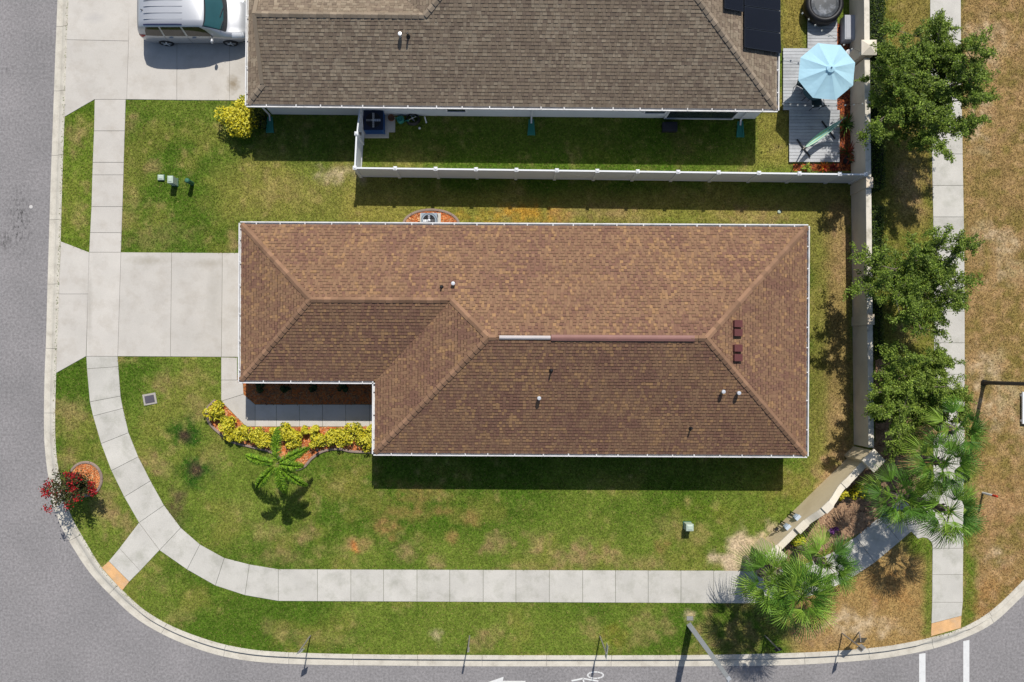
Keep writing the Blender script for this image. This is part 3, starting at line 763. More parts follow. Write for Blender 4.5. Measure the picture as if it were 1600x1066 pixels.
def lay_shingles(mb, poly, colour, expo, wmin, wmax, seed, thick=0.016, band=.48):
    r = random.Random(seed)
    o, u, v, nrm = slope_frame(poly)
    q = [((p - o).dot(u), (p - o).dot(v)) for p in poly]
    vmax = max(b for a, b in q)
    def span(t):
        xs = []
        for i in range(len(q)):
            (a0, b0), (a1, b1) = q[i], q[(i + 1) % len(q)]
            if (b0 <= t < b1) or (b1 <= t < b0): xs.append(a0 + (a1 - a0) * (t - b0) / (b1 - b0))
        return (min(xs), max(xs)) if len(xs) > 1 else None
    t0 = 0.0; row = 0
    while t0 < vmax - 0.02:
        t1 = min(t0 + expo, vmax)
        s0 = span(t0 + .001); s1 = span(t1 - .001)
        if s0 and s1:
            x = min(s0[0], s1[0]) - r.uniform(0, wmax); n_ = r.randint(0, 1)
            while x < max(s0[1], s1[1]):
                w = r.uniform(wmin, wmax); n_ += 1
                g = .003
                bl, br = max(x + g, s0[0]), min(x + w - g, s0[1])
                tl, tr = max(x + g, s1[0]), min(x + w - g, s1[1])
                if br > bl + .004 or tr > tl + .004:
                    if br < bl: bl = br = min(max(bl, s0[0]), s0[1])
                    if tr < tl: tl = tr = min(max(tl, s1[0]), s1[1])
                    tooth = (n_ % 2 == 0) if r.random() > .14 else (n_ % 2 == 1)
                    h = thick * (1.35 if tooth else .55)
                    col = colour(o + u * ((bl + br) / 2) + v * t0, r)
                    pt = lambda a, b, e: o + u * a + v * b + nrm * (e + .006)
                    hh = .30
                    ml, mr = tl * (1 - hh) + bl * hh, tr * (1 - hh) + br * hh
                    tm = t1 * (1 - hh) + t0 * hh
                    drop = -.012 if t0 == 0 else 0
                    mb.add([pt(bl, t0 + drop, h), pt(br, t0 + drop, h), pt(mr, tm, h * .45), pt(ml, tm, h * .45)], [(0, 1, 2, 3)], col)
                    mb.add([pt(ml, tm, h * .45), pt(mr, tm, h * .45), pt(tr, t1 + .01, .001), pt(tl, t1 + .01, .001)], [(0, 1, 2, 3)], tuple(c * ((band if tooth else .97)) for c in col))  # printed dark band that also paints in the shadow line between courses
                    mb.add([pt(bl, t0 + drop, -.006), pt(br, t0 + drop, -.006), pt(br, t0 + drop, h), pt(bl, t0 + drop, h)], [(0, 1, 2, 3)], tuple(c * .5 for c in col))  # dark cut edge, deepened in colour to strengthen the butt's shadow
                x += w
        t0 = t1; row += 1

def fix_winding(poly):
    n = Vector((0, 0, 0))
    for i in range(1, len(poly) - 1): n += (poly[i] - poly[0]).cross(poly[i + 1] - poly[0])
    return poly if n.z > 0 else poly[::-1]

cap_mats = {}
CAPCOL = {'cap_shingle_tan': C(152, 118, 93), 'cap_shingle_grey': C(150, 135, 117)}
def cap_line(parent, a, b, n1, n2, mat, start_low=True):
    """overlapping cap shingles along a hip or ridge from a (low) to b (high); n1, n2 the two roof normals"""
    d = (b - a); L = d.length; d.normalize()
    s1 = n1.cross(d); s1 = s1 if s1.dot(n2) < 0 else -s1
    s2 = n2.cross(d); s2 = s2 if s2.dot(n1) < 0 else -s2
    up = (n1 + n2).normalized()
    wd, ln, st = .14, .31, .29
    vs = []
    for t, e in ((0, .060), (ln, .022)):
        for s_, w in ((s1, wd), (s1, .05), (None, 0), (s2, .05), (s2, wd)):
            vs.append(d * t + (s_ * w if s_ is not None else Vector((0, 0, 0))) + up * (e + (.012 if w < .06 else 0) + (0 if w else .004)))
    low = [p - up * .034 for p in vs[:5]]
    mb = MB().add(vs + low, [(0, 1, 6, 5), (1, 2, 7, 6), (2, 3, 8, 7), (3, 4, 9, 8), (10, 11, 1, 0), (11, 12, 2, 1), (12, 13, 3, 2), (13, 14, 4, 3)])
    mes = []
    for fct in (.84, .93, 1.0, 1.08, 1.22):
        key = mat.name + str(fct)
        if key not in cap_mats: cap_mats[key] = noisy(key, tuple(min(1, c * fct) for c in CAPCOL[mat.name]), .05, 1, 60, .12, .95)
        mes.append(mb.mesh("ridge_cap", cap_mats[key]))
    k = 0
    while k * st + ln < L + .12:
        p = a + d * (k * st) + Vector((rnd.uniform(-.006, .006), rnd.uniform(-.006, .006), 0))
        link_mesh("ridge_cap", rnd.choice(mes), parent, p)
        k += 1

def gutter(parent, pts, closed, outward, z=2.46, strap_step=1.15):
    """white trough along the eaves, corner to corner, with straps across it"""
    n = len(pts)
    for i in range(n if closed else n - 1):
        a, b = pts[i], pts[(i + 1) % n]
        d = (b - a).normalized(); o = Vector((d.y, -d.x, 0)) * outward
        L = (b - a).length
        ang = math.atan2(d.y, d.x); mid = (a + b) / 2
        mb = MB()
        ext = .125
        # bed, back, front with a rolled lip
        mb.box(mid + o * .062 + Vector((0, 0, z - .115 - mid.z)), (L + ext, .118, .012), ang)
        mb.box(mid + o * .006 + Vector((0, 0, z - .06 - mid.z)), (L, .010, .11), ang)
        mb.box(mid + o * .122 + Vector((0, 0, z - .055 - mid.z)), (L + ext + .012, .012, .13), ang)
        mb.box(mid + o * .116 + Vector((0, 0, z + .012 - mid.z)), (L + ext + .02, .052, .014), ang)
        g = mb.build("gutter", M['gutter'], parent)
        sm = MB().box((0, 0, 0), (.045, .14, .014), ang).mesh("gutter_strap", M['gutter'])
        k = rnd.uniform(.4, .9)
        while k < L - .2:
            link_mesh("gutter_strap", sm, g, a + d * k + o * .06 + Vector((0, 0, z + .024 - a.z)))
            k += strap_step * rnd.uniform(.78, 1.15)

def gooseneck(parent, p, r=.05, h=.17, ang=0):
    mb = MB().tube([p + Vector((0, 0, -.1)), p + Vector((0, 0, h))], r, 10)
    mb.lathe(p + Vector((0, 0, h)), [(r * 1.05, -.03), (r * 1.7, 0), (r * 1.7, .13), (r * 1.6, .14), (.01, .145)], 12)
    fl = MB().box(p + Vector((0, 0, .02)), (.3, .3, .012))
    o = mb.build("vent_cap", M['vent_silver'], parent, smooth=False)
def pipe_vent(parent, p, h=.32):
    MB().tube([p + Vector((0, 0, -.1)), p + Vector((0, 0, h))], [.04, .038], 10).lathe(p, [(.10, -.03), (.085, .03), (.045, .09)], 12).build("vent_pipe", M['black'], parent)

# ---- brown-roofed corner house
L_, R_, T_, B_, GB, MX = 402., 1230., 367., 700., 595., 599.
ZE = 2.48
f = rotmap(816, 530, 0.0052)
hm = (B_ - T_) / 2; yr = T_ + hm; zr = ZE + hm / SC / 2
hg = (GB - T_) / 2; yg = T_ + hg; zg = ZE + hg / SC / 2
A = lambda x, y, z=ZE: f(x, y, z)
eTL, eTR, eBR, eBL, eIN, eGL = A(L_, T_), A(R_, T_), A(R_, B_), A(MX, B_), A(MX, GB), A(L_, GB)
rgW, rgE = A(L_ + hg, yg, zg), A(MX + hg, yg, zg)
rmW, rmE = A(MX + hm, yr, zr), A(R_ - hm, yr, zr)
house = empty("house", A(816, 530, 0), label="low hip-roofed house with brown and tan shingles in the middle of the lawn", cat="house")
SL = {'north': [eTR, eTL, rgW, rgE, rmW, rmE], 'south': [eBL, eBR, rmE, rmW], 'east': [eBR, eTR, rmE], 'west': [eIN, eBL, rmW, rgE], 'gsouth': [eGL, eIN, rgE, rgW], 'gwest': [eTL, eGL, rgW]}
M['roof_deck'] = noisy("roof_felt", (0.035, 0.028, 0.025), 0.1, 2, 20, 0.1, 0.95)
deck = MB()
for k, p in SL.items():
    pp = fix_winding(p); deck.add(pp, [tuple(range(len(pp)))])
dz = Vector((0, 0, -.16))
foot = [eTL, eTR, eBR, eBL, eIN, eGL]
deck.add([p + dz for p in foot] + foot, [(0, 1, 2, 3, 4, 5)] + [(i, (i + 1) % 6, 6 + (i + 1) % 6, 6 + i) for i in range(6)])
roof = deck.build("roof", M['roof_deck'], house)
BR = [C(150, 117, 92), C(145, 112, 89), C(141, 107, 86), C(154, 121, 94)]
PURP = [C(137, 103, 86), C(134, 100, 84), C(140, 107, 88)]
TAN = [C(167, 131, 97), C(163, 127, 94), C(172, 135, 98), C(160, 125, 94)]
def pick_brown(p, r):
    x, y = p.x * SC, p.y * SC
    a = float(fbm(np.array([x]), np.array([y]), 26, 3, 3)[0]); b = float(fbm(np.array([x]), np.array([y]), 34, 5, 3)[0])
    t = r.random()
    if t < max(.05, (a - .46) * 1.5): c = r.choice(TAN)
    elif t > 1 - max(.05, (b - .45) * 2.6): c = r.choice(PURP)
    else: c = r.choice(BR)
    k = r.uniform(.94, 1.06)
    return (c[0] * k, c[1] * k, c[2] * k)
sh = MB()
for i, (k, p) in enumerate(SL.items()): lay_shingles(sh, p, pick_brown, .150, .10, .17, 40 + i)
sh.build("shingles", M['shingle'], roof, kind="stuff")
nn = {k: slope_frame(p)[3] for k, p in SL.items()}
M['cap_brown'] = noisy("cap_shingle_brown", C(146, 110, 92), 0.05, 1, 60, 0.14, 0.95, randobj=0.2)
M['cap_tan'] = noisy("cap_shingle_tan", C(160, 126, 102), 0.05, 1, 60, 0.12, 0.95, randobj=0.22)
for a, b, p, q in ((eTL, rgW, 'north', 'gwest'), (eGL, rgW, 'gwest', 'gsouth'), (rgW, rgE, 'north', 'gsouth'), (rgE, rmW, 'north', 'west'), (eBL, rmW, 'west', 'south'), (eBR, rmE, 'south', 'east'), (eTR, rmE, 'north', 'east')):
    cap_line(roof, a, b, nn[p], nn[q], M['cap_tan'])
cap_line(roof, rmE + (rmW - rmE).normalized() * .62, rmE, nn['north'], nn['south'], M['cap_tan'])
cap_line(roof, rmW, rmW + (rmE - rmW).normalized() * .28, nn['north'], nn['south'], M['cap_tan'])
# ridge vent, the western third still bare metal
def ridge_strip(a, b, mat, label=None, wd_=.13):
    d = (b - a).normalized(); s_ = Vector((-d.y, d.x, 0))
    mb = MB(); prof = [(-wd_, -.03), (-wd_ * .93, .02), (-.03, .06), (.03, .06), (wd_ * .93, .02), (wd_, -.03)]
    rows = [[q + s_ * u + Vector((0, 0, z)) for u, z in prof] for q in (a, b)]
    mb.add(rows[0] + rows[1], [(j, j + 1, 7 + j, 6 + j)[::-1] for j in range(5)] + [tuple(range(6)), tuple(range(6, 12))[::-1]])
    return mb.build("ridge_vent", mat, house, label=label)
ln = (rmE - rmW)
ridge_strip(rmW + ln * .05, rmW + ln * .285, noisy("bare_aluminium", (.46, .42, .41), .05, 3, 40, .05, .5, metal=.2), "pale bare-metal length of the ridge vent", .085)
ridge_strip(rmW + ln * .288, rmE - ln * .055, M['ridge_vent'], "reddish-brown length of the ridge vent")
# boxed hoods near the east hip
pe = (eBR, nn['east']); ps = (eBR, nn['south']); pn = (eTL, nn['north'])
for yy in (506, 520, 544, 559):
    c = hit(1150, yy, pe); o_, u_, v_, n_ = slope_frame(SL['east'])
    R3 = Matrix((v_, u_, n_)).transposed()
    mb = MB().box(c + n_ * .07, (.40, .27, .16), M=R3)
    mb.box(c + n_ * .155, (.44, .30, .014), M=R3)
    mb.build("hood_vent", M['rust_vent'], house)
for x, y, pl in ((708.5, 444, pn), (842, 622, ps), (1128, 612, ps), (1152, 614, ps)): gooseneck(house, hit(x, y, pl))
for x, y, pl in ((690, 449, pn), (861, 579, ps), (1079, 669, ps)): pipe_vent(house, hit(x, y, pl))
# walls under the eaves
wi = 11
foot = [A(L_ + wi, T_ + wi, 0), A(R_ - wi, T_ + wi, 0), A(R_ - wi, B_ - wi, 0), A(MX + wi, B_ - wi, 0), A(MX + wi, GB - wi, 0), A(L_ + wi, GB - wi, 0)]
MB().prism([tuple(p.xy) for p in foot], 0.0, 2.33).build("wall", noisy("corner_house_stucco", C(214, 200, 176), .04, 1, 50, .05, .9, .2), house)
gutter(house, [eTL, eTR, eBR, eBL, eIN, eGL], True, -1)
HOUSE_PLANES = dict(east=pe, south=ps, north=pn)

# ---- grey-roofed house to the north
L2, R2, B2 = 412., 1186., 191.5
f2 = rotmap(800, 191.5, 0.0095)
A2 = lambda x, y, z=ZE: f2(x, y, z)
H2 = 166.; Y2 = B2 - H2; Z2 = ZE + H2 / 66; hw = 109.; YW = B2 - hw; ZW = ZE + hw / 66; MW = 566.; TW = B2 - 2 * hw; T2 = B2 - 2 * H2; SK = 25.; ZS = ZE + SK / 66
n_house = empty("house", A2(800, 60, 0), label="house with grey-brown shingle roof and rooftop solar panels beside the white fence", cat="house")
b0, b1 = A2(L2, B2), A2(R2, B2)
g0, g1 = A2(L2 + SK, B2 - SK, ZS), A2(L2 + SK, TW + SK, ZS)
wr0, wr1 = A2(L2 + SK, YW, ZW), A2(MW + hw, YW, ZW)
mr0, mr1 = A2(MW + H2, Y2, Z2), A2(R2 - H2, Y2, Z2)
S2 = {'south': [b0, b1, mr1, mr0, wr1, wr0, g0], 'east': [b1, A2(R2, T2), mr1], 'skirt': [A2(L2, TW), b0, g0, g1], 'wnorth': [A2(MW, TW), A2(L2, TW), g1, wr0, wr1],
      'west': [A2(MW, T2), A2(MW, TW), wr1, mr0], 'north': [A2(R2, T2), A2(MW, T2), mr0, mr1]}
deck = MB()
for k, p in S2.items():
    pp = fix_winding(p); deck.add(pp, [tuple(range(len(pp)))])
ft = [A2(L2, TW), A2(MW, TW), A2(MW, T2), A2(R2, T2), b1, b0]
deck.add([p + dz for p in ft] + ft, [(0, 1, 2, 3, 4, 5)] + [(i, (i + 1) % 6, 6 + (i + 1) % 6, 6 + i) for i in range(6)])
roof2 = deck.build("roof", M['roof_deck'], n_house)
GR = [C(146, 130, 112), C(143, 127, 109), C(149, 133, 114), C(144, 128, 110)]
GD = [C(135, 119, 103), C(133, 117, 102), C(137, 121, 105)]
GL_ = [C(158, 143, 123), C(161, 146, 126), C(155, 140, 121)]
def pick_grey(p, r):
    x, y = p.x * SC, p.y * SC
    a = float(fbm(np.array([x * .6]), np.array([y * 1.4]), 18, 1, 3)[0])
    t = r.random()
    if t < max(.10, (a - .40) * 1.8): c = r.choice(GL_)
    elif t > .76: c = r.choice(GD)
    else: c = r.choice(GR)
    k = r.uniform(.9, 1.1)
    return (c[0] * k, c[1] * k, c[2] * k)
sh = MB()
for i, (k, p) in enumerate(S2.items()):
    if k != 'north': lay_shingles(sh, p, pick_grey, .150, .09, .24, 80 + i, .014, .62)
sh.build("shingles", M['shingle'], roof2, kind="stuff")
nn2 = {k: slope_frame(p)[3] for k, p in S2.items()}
M['cap_grey'] = noisy("cap_shingle_grey", C(160, 144, 124), 0.05, 1, 60, 0.12, 0.95, randobj=0.12)
for a, b, p, q in ((b0, g0, 'skirt', 'south'), (b1, mr1, 'south', 'east'), (wr0, wr1, 'south', 'wnorth'), (wr1, mr0, 'south', 'west')):
    cap_line(roof2, a, b, nn2[p], nn2[q], M['cap_grey'])
# gable wall and rake boards above the skirt roof
MB().add([g0, g1, wr0], [(0, 1, 2)]).build("gable", M['wallpaint'], n_house)
rake = MB()
for a, b in ((g0, wr0), (g1, wr0)):
    d = (b - a).normalized()
    ang = math.atan2(d.y, d.x)
    M3 = Matrix((d, Vector((-1, 0, 0)), d.cross(Vector((-1, 0, 0))))).transposed()
    rake.box((a + b) / 2 + Vector((-.03, 0, .035)), ((b - a).length, .17, .05), M=M3)
rake.build("rake_trim", M['cap_grey'], n_house)
wi = 8
ftw = [A2(L2 + 14, TW + 14, 0), A2(MW + wi, TW + 14, 0), A2(MW + wi, T2 + wi, 0), A2(R2 - wi, T2 + wi, 0), A2(R2 - wi, B2 - wi, 0), A2(L2 + 14, B2 - wi, 0)]
MB().prism([tuple(p.xy) for p in ftw], 0, 2.33).build("wall", M['wallpaint'], n_house)
gutter(n_house, ft[::-1], True, 1)
p2s = (b0, nn2['south']); p2e = (b1, nn2['east'])
gooseneck(n_house, hit(626, 57, p2s)); pipe_vent(n_house, hit(638, 57, p2s), .36)
# windows in the south wall
for xa, xb, zb, zt in ((700, 730, .95, 1.95), (1000, 1033, 1.0, 2.05), (1037, 1142, .25, 2.05)):
    yv = B2 - wi + 1.2
    pa, pb = A2(xa, yv, 0), A2(xb, yv, 0)
    d = (pb - pa).normalized(); ang = math.atan2(d.y, d.x); mid = (pa + pb) / 2; L = (pb - pa).length
    mb = MB()
    for zz in (zb, zt): mb.box(mid + Vector((0, 0, zz)), (L + .08, .09, .08), ang)
    for pp in (pa, pb): mb.box(pp + Vector((0, 0, (zb + zt) / 2)), (.08, .088, zt - zb), ang)
    wf = mb.build("window", M['white'], n_house)
    MB().box(mid + Vector((0, 0, (zb + zt) / 2)), (L - .06, .03, zt - zb - .06), ang).build("pane", M['glass'], wf)
# downpipes with teal splash blocks
for i, (x, lab) in enumerate(((423.5, "teal plastic splash block under the downpipe nearest the driveway"), (830, "teal plastic splash block under the downpipe midway along the house"), (1155, "teal plastic splash block under the downpipe near the wooden deck"))):
    top = A2(x, B2 + 2, 2.36); wallp = A2(x, B2 - wi + 2.6, 2.0)
    low = Vector((wallp.x, wallp.y, .3)); out = A2(x, B2 + 3, .2)
    if i == 2: top = A2(x + 16, B2 + 2, 2.36)
    mb = MB().tube([top, wallp, low, out], [.045, .045, .045, .045], 6)
    mb.build("downpipe", M['white'], n_house)
    c = A2(x, B2 + 9, LAWN_Z + .03)
    mb = MB(); mb.prism([(c.x - .1, c.y + .36), (c.x + .1, c.y + .36), (c.x + .16, c.y - .36), (c.x - .16, c.y - .36)], LAWN_Z - .01, LAWN_Z + .05, .01)
    for sx in (-1, 1):
        mb.prism([(c.x + sx * .08, c.y + .37), (c.x + sx * .12, c.y + .37), (c.x + sx * .18, c.y - .37), (c.x + sx * .14, c.y - .37)], LAWN_Z, LAWN_Z + .11)
    mb.build("splash_block", M['teal'], base=Vector((c.x, c.y, LAWN_Z)), label=lab, cat="splash block", group="teal splash blocks along the north house")
# solar panels on its east slope
def solar(cor, label):
    pts = [hit(x, y, p2e) for x, y in cor]
    u = (pts[1] - pts[0]); v = (pts[3] - pts[0]); n_ = nn2['east']
    root = empty("solar_panel", pts[0], label=label, cat="solar panel", group="solar panels on the north house roof")
    e = .14
    fr = MB()
    lo = [p + n_ * e for p in pts]; hi = [p + n_ * (e + .04) for p in pts]
    fr.add(lo + hi, [(0, 1, 2, 3), (3, 2, 1, 0), (4, 5, 6, 7), (0, 1, 5, 4), (1, 2, 6, 5), (2, 3, 7, 6), (3, 0, 4, 7)])
    fr.build("frame", noisy("panel_frame_" + label[:4], (.02, .024, .034), .05, 2, 20, .03, .4, metal=.2), root)
    ui, vi = u.normalized() * .025, v.normalized() * .025
    g = [pts[0] + ui + vi, pts[1] - ui + vi, pts[2] - ui - vi, pts[3] + ui - vi]
    cells = MB()
    nu, nv = 10, 6
    for a in range(nu):
        for b in range(nv):
            def q(s, t): return (g[0] * (1 - s) + g[1] * s) * (1 - t) + (g[3] * (1 - s) + g[2] * s) * t + n_ * (e + .044)
            s0, s1, t0, t1 = (a + .006) / nu, (a + .994) / nu, (b + .006) / nv, (b + .994) / nv
            qs = [q(s0, t0), q(s1, t0), q(s1, t1), q(s0, t1)]
            cells.add(qs if (qs[1] - qs[0]).cross(qs[2] - qs[0]).z > 0 else qs[::-1], [(0, 1, 2, 3)])
    cells.build("cells", M['solar'], root)
    ft_ = MB()
    for p in (pts[0].lerp(pts[2], .15), pts[0].lerp(pts[2], .85), pts[1].lerp(pts[3], .15), pts[1].lerp(pts[3], .85)): ft_.box(p + n_ * .05, (.06, .06, .22))
    ft_.build("mount", M['grey_metal'], root)
M['solar'] = noisy("solar_cells", C(24, 27, 38), .12, .6, 40, .05, .35, spec=.2)
solar([(1159, 46.5), (1215, 54.5), (1216, 85), (1159, 76)], "dark solar panel, the southernmost one at the foot of the roof")
solar([(1159, 12), (1215, 20), (1215, 53.5), (1159, 45.5)], "dark solar panel directly north of the southernmost one")
solar([(1159, -23), (1215, -15), (1215, 19), (1159, 11)], "dark solar panel cut by the top edge at the east eave")
solar([(1128, -38), (1157, -33), (1157, 21), (1128, 15.5)], "narrow dark solar panel higher up the roof slope at the top edge")

# ------------------------------------------------------------------ fence, walls
FH = 1.76
fence = empty("fence", W(570, 277.5), label="white vinyl privacy fence with capped posts along the north house's yard", cat="fence")
M['fence_panel'] = noisy("fence_panel", C(236, 238, 240, 1.1), .03, 1.5, 30, .03, .55)
fx = [565 + 60.2 * k for k in range(13)] + [1326]
def fy(x): return 277 + (x - 565) * .0128
fpost = MB().box((0, 0, FH / 2 + .03), (.135, .135, FH + .06)).mesh("post", M['white'])
fcap = MB().box((0, 0, 0), (.17, .17, .035)).box((0, 0, .035), (.15, .15, .04), taper=.35).mesh("post_cap", M['white'])
def fence_run(pts, last=True, first=True):
    for i, p in enumerate(pts):
        if (i == 0 and not first) or (i == len(pts) - 1 and not last): continue
        o = link_mesh("post", fpost, fence, p)
        link_mesh("post_cap", fcap, o, p + Vector((0, 0, FH + .075)))
    for a, b in zip(pts, pts[1:]):
        d = (b - a).normalized(); ang = math.atan2(d.y, d.x); mid = (a + b) / 2; L = (b - a).length - .13
        mb = MB()
        nb_ = max(3, int(L / .15))
        for k in range(nb_):          # tongue-and-groove boards
            c = a + d * (.065 + L * (k + .5) / nb_)
            mb.box(c + Vector((0, 0, FH / 2 + .02)), (L / nb_ - .006, .022, FH - .1), ang)
        mb.box(mid + Vector((0, 0, FH / 2 + .02)), (L, .010, FH - .12), ang)
        mb.build("panel", M['fence_panel'], fence)
        MB().box(mid + Vector((0, 0, FH)), (L, .07, .09), ang).build("top_rail", M['white'], fence)
        MB().box(mid + Vector((0, 0, .2)), (L, .055, .14), ang).build("bottom_rail", M['white'], fence)
fence_run([W(x, fy(x), .05) for x in fx])
gy0 = W(571, 222, .05)
fence_run([W(565, 277, .05), W(567.5, 226, .05)], first=False)
# gate from the return to the house wall
gt = MB(); ga, gb = W(568.5, 223, .1), W(572.5, 186, .1)
d = (gb - ga).normalized(); ang = math.atan2(d.y, d.x); L = (gb - ga).length
for k in range(7): gt.box(ga + d * (L * (k + .5) / 7) + Vector((0, 0, FH / 2)), (L / 7 - .008, .024, FH - .14), ang)
gt.box((ga + gb) / 2 + Vector((0, 0, FH / 2)), (L, .010, FH - .16), ang)
for zz in (.12, FH - .06): gt.box((ga + gb) / 2 + Vector((0, 0, zz)), (L, .06, .11), ang)
gate = gt.build("gate", M['white'], fence)
MB().box(ga + d * .08 + Vector((.05, 0, 1.1)), (.14, .04, .05), ang).box(ga + d * .02 + Vector((.05, 0, 1.45)), (.05, .05, .14), ang).build("latch", M['dark_metal'], gate)
bm_ = MB().box((ga + gb) / 2 + Vector((.04, 0, FH / 2)), (L * 1.1, .03, .05), M=Matrix.Rotation(ang, 3, 'Z') @ Matrix.Rotation(-.9, 3, 'Y'))
bm_.build("brace", M['white'], gate)

WH = 1.74
wall = empty("boundary_wall", W(1329, 300), label="long tan stucco boundary wall with pale coping running north to south", cat="wall")
def wx(y): return 1325 + .0105 * max(y, -100)
def wall_run(parent, a, b, h, th=.19, mat=M['stucco'], cop=M['coping'], name="wall_panel"):
    d = (b - a).normalized(); ang = math.atan2(d.y, d.x); L = (b - a).length; nrm = Vector((-d.y, d.x, 0))
    mid = (a + b) / 2
    o = MB().box(mid + Vector((0, 0, h / 2)), (L, th, h), ang).build(name, mat, parent)
    c = MB().box(mid + Vector((0, 0, h + .025)), (L - .01, th + .05, .05), ang).build("coping", cop, parent)
for a, b in (((-170), 86), (112, 292), (306, 496), (510, 694)):
    p, q = W(wx(a) + 3.2, a), W(wx(b) + 3.2, b)
    wall_run(wall, p, q, WH)
def column(parent, c, ang, w, h, capw, caph, mat=M['stucco'], cm=M['coping_sign']):
    o = MB().box(c + Vector((0, 0, h / 2)), (w, w, h), ang).build("column", mat, parent)
    MB().box(c + Vector((0, 0, h + .035)), (capw, capw, .07), ang).box(c + Vector((0, 0, h + .07 + caph / 2)), (capw * .985, capw * .985, caph), ang, taper=.04).build("column_cap", cm, o)
column(wall, W(wx(99) + 3.2, 99), 0, .58, 1.92, .68, .16)
for y in (299, 503):
    MB().box(W(wx(y) + 3.2, y, .93), (.28, .44, 1.86)).box(W(wx(y) + 3.2, y, 1.885), (.30, .47, .05)).build("pilaster", M['stucco'], wall)

# entrance sign wall on the diagonal
sw = empty("sign_wall", W(1260, 786), label="tan diagonal entrance wall with curved pale coping and a square capped column at each end", cat="wall")
M['sign_stucco'] = noisy("sign_wall_stucco", C(220, 202, 168, 1.25), .04, .8, 50, .04, .92, .2, stain=C(190, 164, 122), stain_scale=1.0, stain_amt=.3)
ca, cb = W(1331.5, 711.5), W(1187.5, 852.5)
sd = (cb - ca).normalized(); sang = math.atan2(sd.y, sd.x); sn = Vector((-sd.y, sd.x, 0))
if sn.x < 0: sn = -sn          # towards the street
for c in (ca, cb): column(sw, c, sang, .62, 2.28, .74, .2, M['sign_stucco'])
SLn = (cb - ca).length - .62
s0 = ca + sd * .31 + sn * .02
def sh_(t):
    if t < .2: return 1.72
    if t < .245: return 1.84
    if t < .44: return 1.80 + .46 * float(sstep(.245, .44, t))
    if t < .52: return 2.34
    if t < .68: return 2.26 - .38 * float(sstep(.52, .68, t))
    if t < .78: return 1.88
    return 1.72
ts = sorted(set([0, .2, .2001, .2449, .245, .44, .4401, .5199, .52, .68, .6801, .7799, .78, 1.0] + [.245 + .195 * k / 8 for k in range(9)] + [.52 + .16 * k / 7 for k in range(8)]))
top = [(t, sh_(t)) for t in ts]
def wall_face(mb, off0, off1, pairs, dz=0):
    fr = [s0 + sd * (t * SLn) + sn * off0 + Vector((0, 0, z + dz)) for t, z in pairs]
    bk = [s0 + sd * (t * SLn) + sn * off1 + Vector((0, 0, z + dz)) for t, z in pairs]
    return fr, bk
mb = MB()
fr, bk = wall_face(mb, -.13, .13, top)
fl, bl = wall_face(mb, -.13, .13, [(t, 0) for t, z in top])
n = len(top)
mb.add(fr + bk + fl + bl, [(i, i + 1, 2 * n + i + 1, 2 * n + i) for i in range(n - 1)] + [(n + i + 1, n + i, 3 * n + i, 3 * n + i + 1) for i in range(n - 1)] + [(i, n + i, n + i + 1, i + 1) for i in range(n - 1)])
mb.build("wall_panel", M['sign_stucco'], sw)
def coping_piece(t0, t1, extra=.0, w=.2):
    pr = [p for p in top if t0 - 1e-6 <= p[0] <= t1 + 1e-6]
    m_ = MB(); rows = []
    for t, z in pr:
        p = s0 + sd * (t * SLn)
        rows.append([p + sn * -w + Vector((0, 0, z + .002)), p + sn * -w + Vector((0, 0, z + .075 + extra)), p + sn * w + Vector((0, 0, z + .075 + extra)), p + sn * w + Vector((0, 0, z + .002))])
    m_.add([q for r in rows for q in r], [(i * 4 + j, i * 4 + (j + 1) % 4, i * 4 + 4 + (j + 1) % 4, i * 4 + 4 + j) for i in range(len(pr) - 1) for j in range(4)] + [(0, 1, 2, 3), tuple(len(rows) * 4 - 4 + j for j in (3, 2, 1, 0))])
    m_.build("coping", M['coping_sign'], sw)
for a, b, e, w in ((0, .2, 0, .15), (.2001, .2449, .0, .165), (.245, .44, 0, .15), (.4401, .5199, .0, .18), (.52, .68, 0, .15), (.6801, .7799, .0, .18), (.78, 1.0, 0, .15)): coping_piece(a, b, e, w)
# floodlit meter boxes on its inner face
M['box_blue'] = noisy("pale_box", C(206, 220, 236, .95), .04, 3, 40, .03, .4)
for t, lab in ((.685, "pale grey electrical box on the diagonal wall, the one nearer its middle"), (.80, "pale grey electrical box on the diagonal wall, the one nearer the palms")):
    p = s0 + sd * (t * SLn) - sn * .20
    root = empty("electrical_box", Vector((p.x, p.y, .1)), label=lab, cat="electrical box", group="boxes on the inner face of the diagonal wall")
    MB().box(p + Vector((0, 0, 1.12)), (.24, .13, .34), sang).build("box", M['box_blue'], root)
    MB().box(p + Vector((0, 0, 1.35)), (.27, .16, .03), sang).box(p - sn * .085 + Vector((0, 0, 1.12)), (.18, .02, .24), sang).build("lid", M['box_blue'], root)
    MB().tube([p + sd * -.1 + Vector((0, 0, .95)), p + sd * -.1 + Vector((0, 0, .05))], .028, 8).tube([p + sd * .07 + Vector((0, 0, .95)), p + sd * .07 + Vector((0, 0, .05))], .02, 8).build("conduit", M['dark_metal'], root)
p = s0 + sd * (.87 * SLn) - sn * .19
root = empty("floodlight", Vector((p.x, p.y, .6)), label="small dark floodlight bracketed low on the diagonal wall beside the boxes", cat="floodlight")
MB().tube([p + sn * .06 + Vector((0, 0, .75)), p - sn * .10 + Vector((0, 0, .78))], .02, 8).tube([p + Vector((0, 0, .75)), p + Vector((0, 0, .05))], .02, 8).build("arm", M['dark_metal'], root)
MB().box(p - sn * .14 + Vector((0, 0, .82)), (.18, .10, .12), sang).build("lamp_head", M['dark_metal'], root)

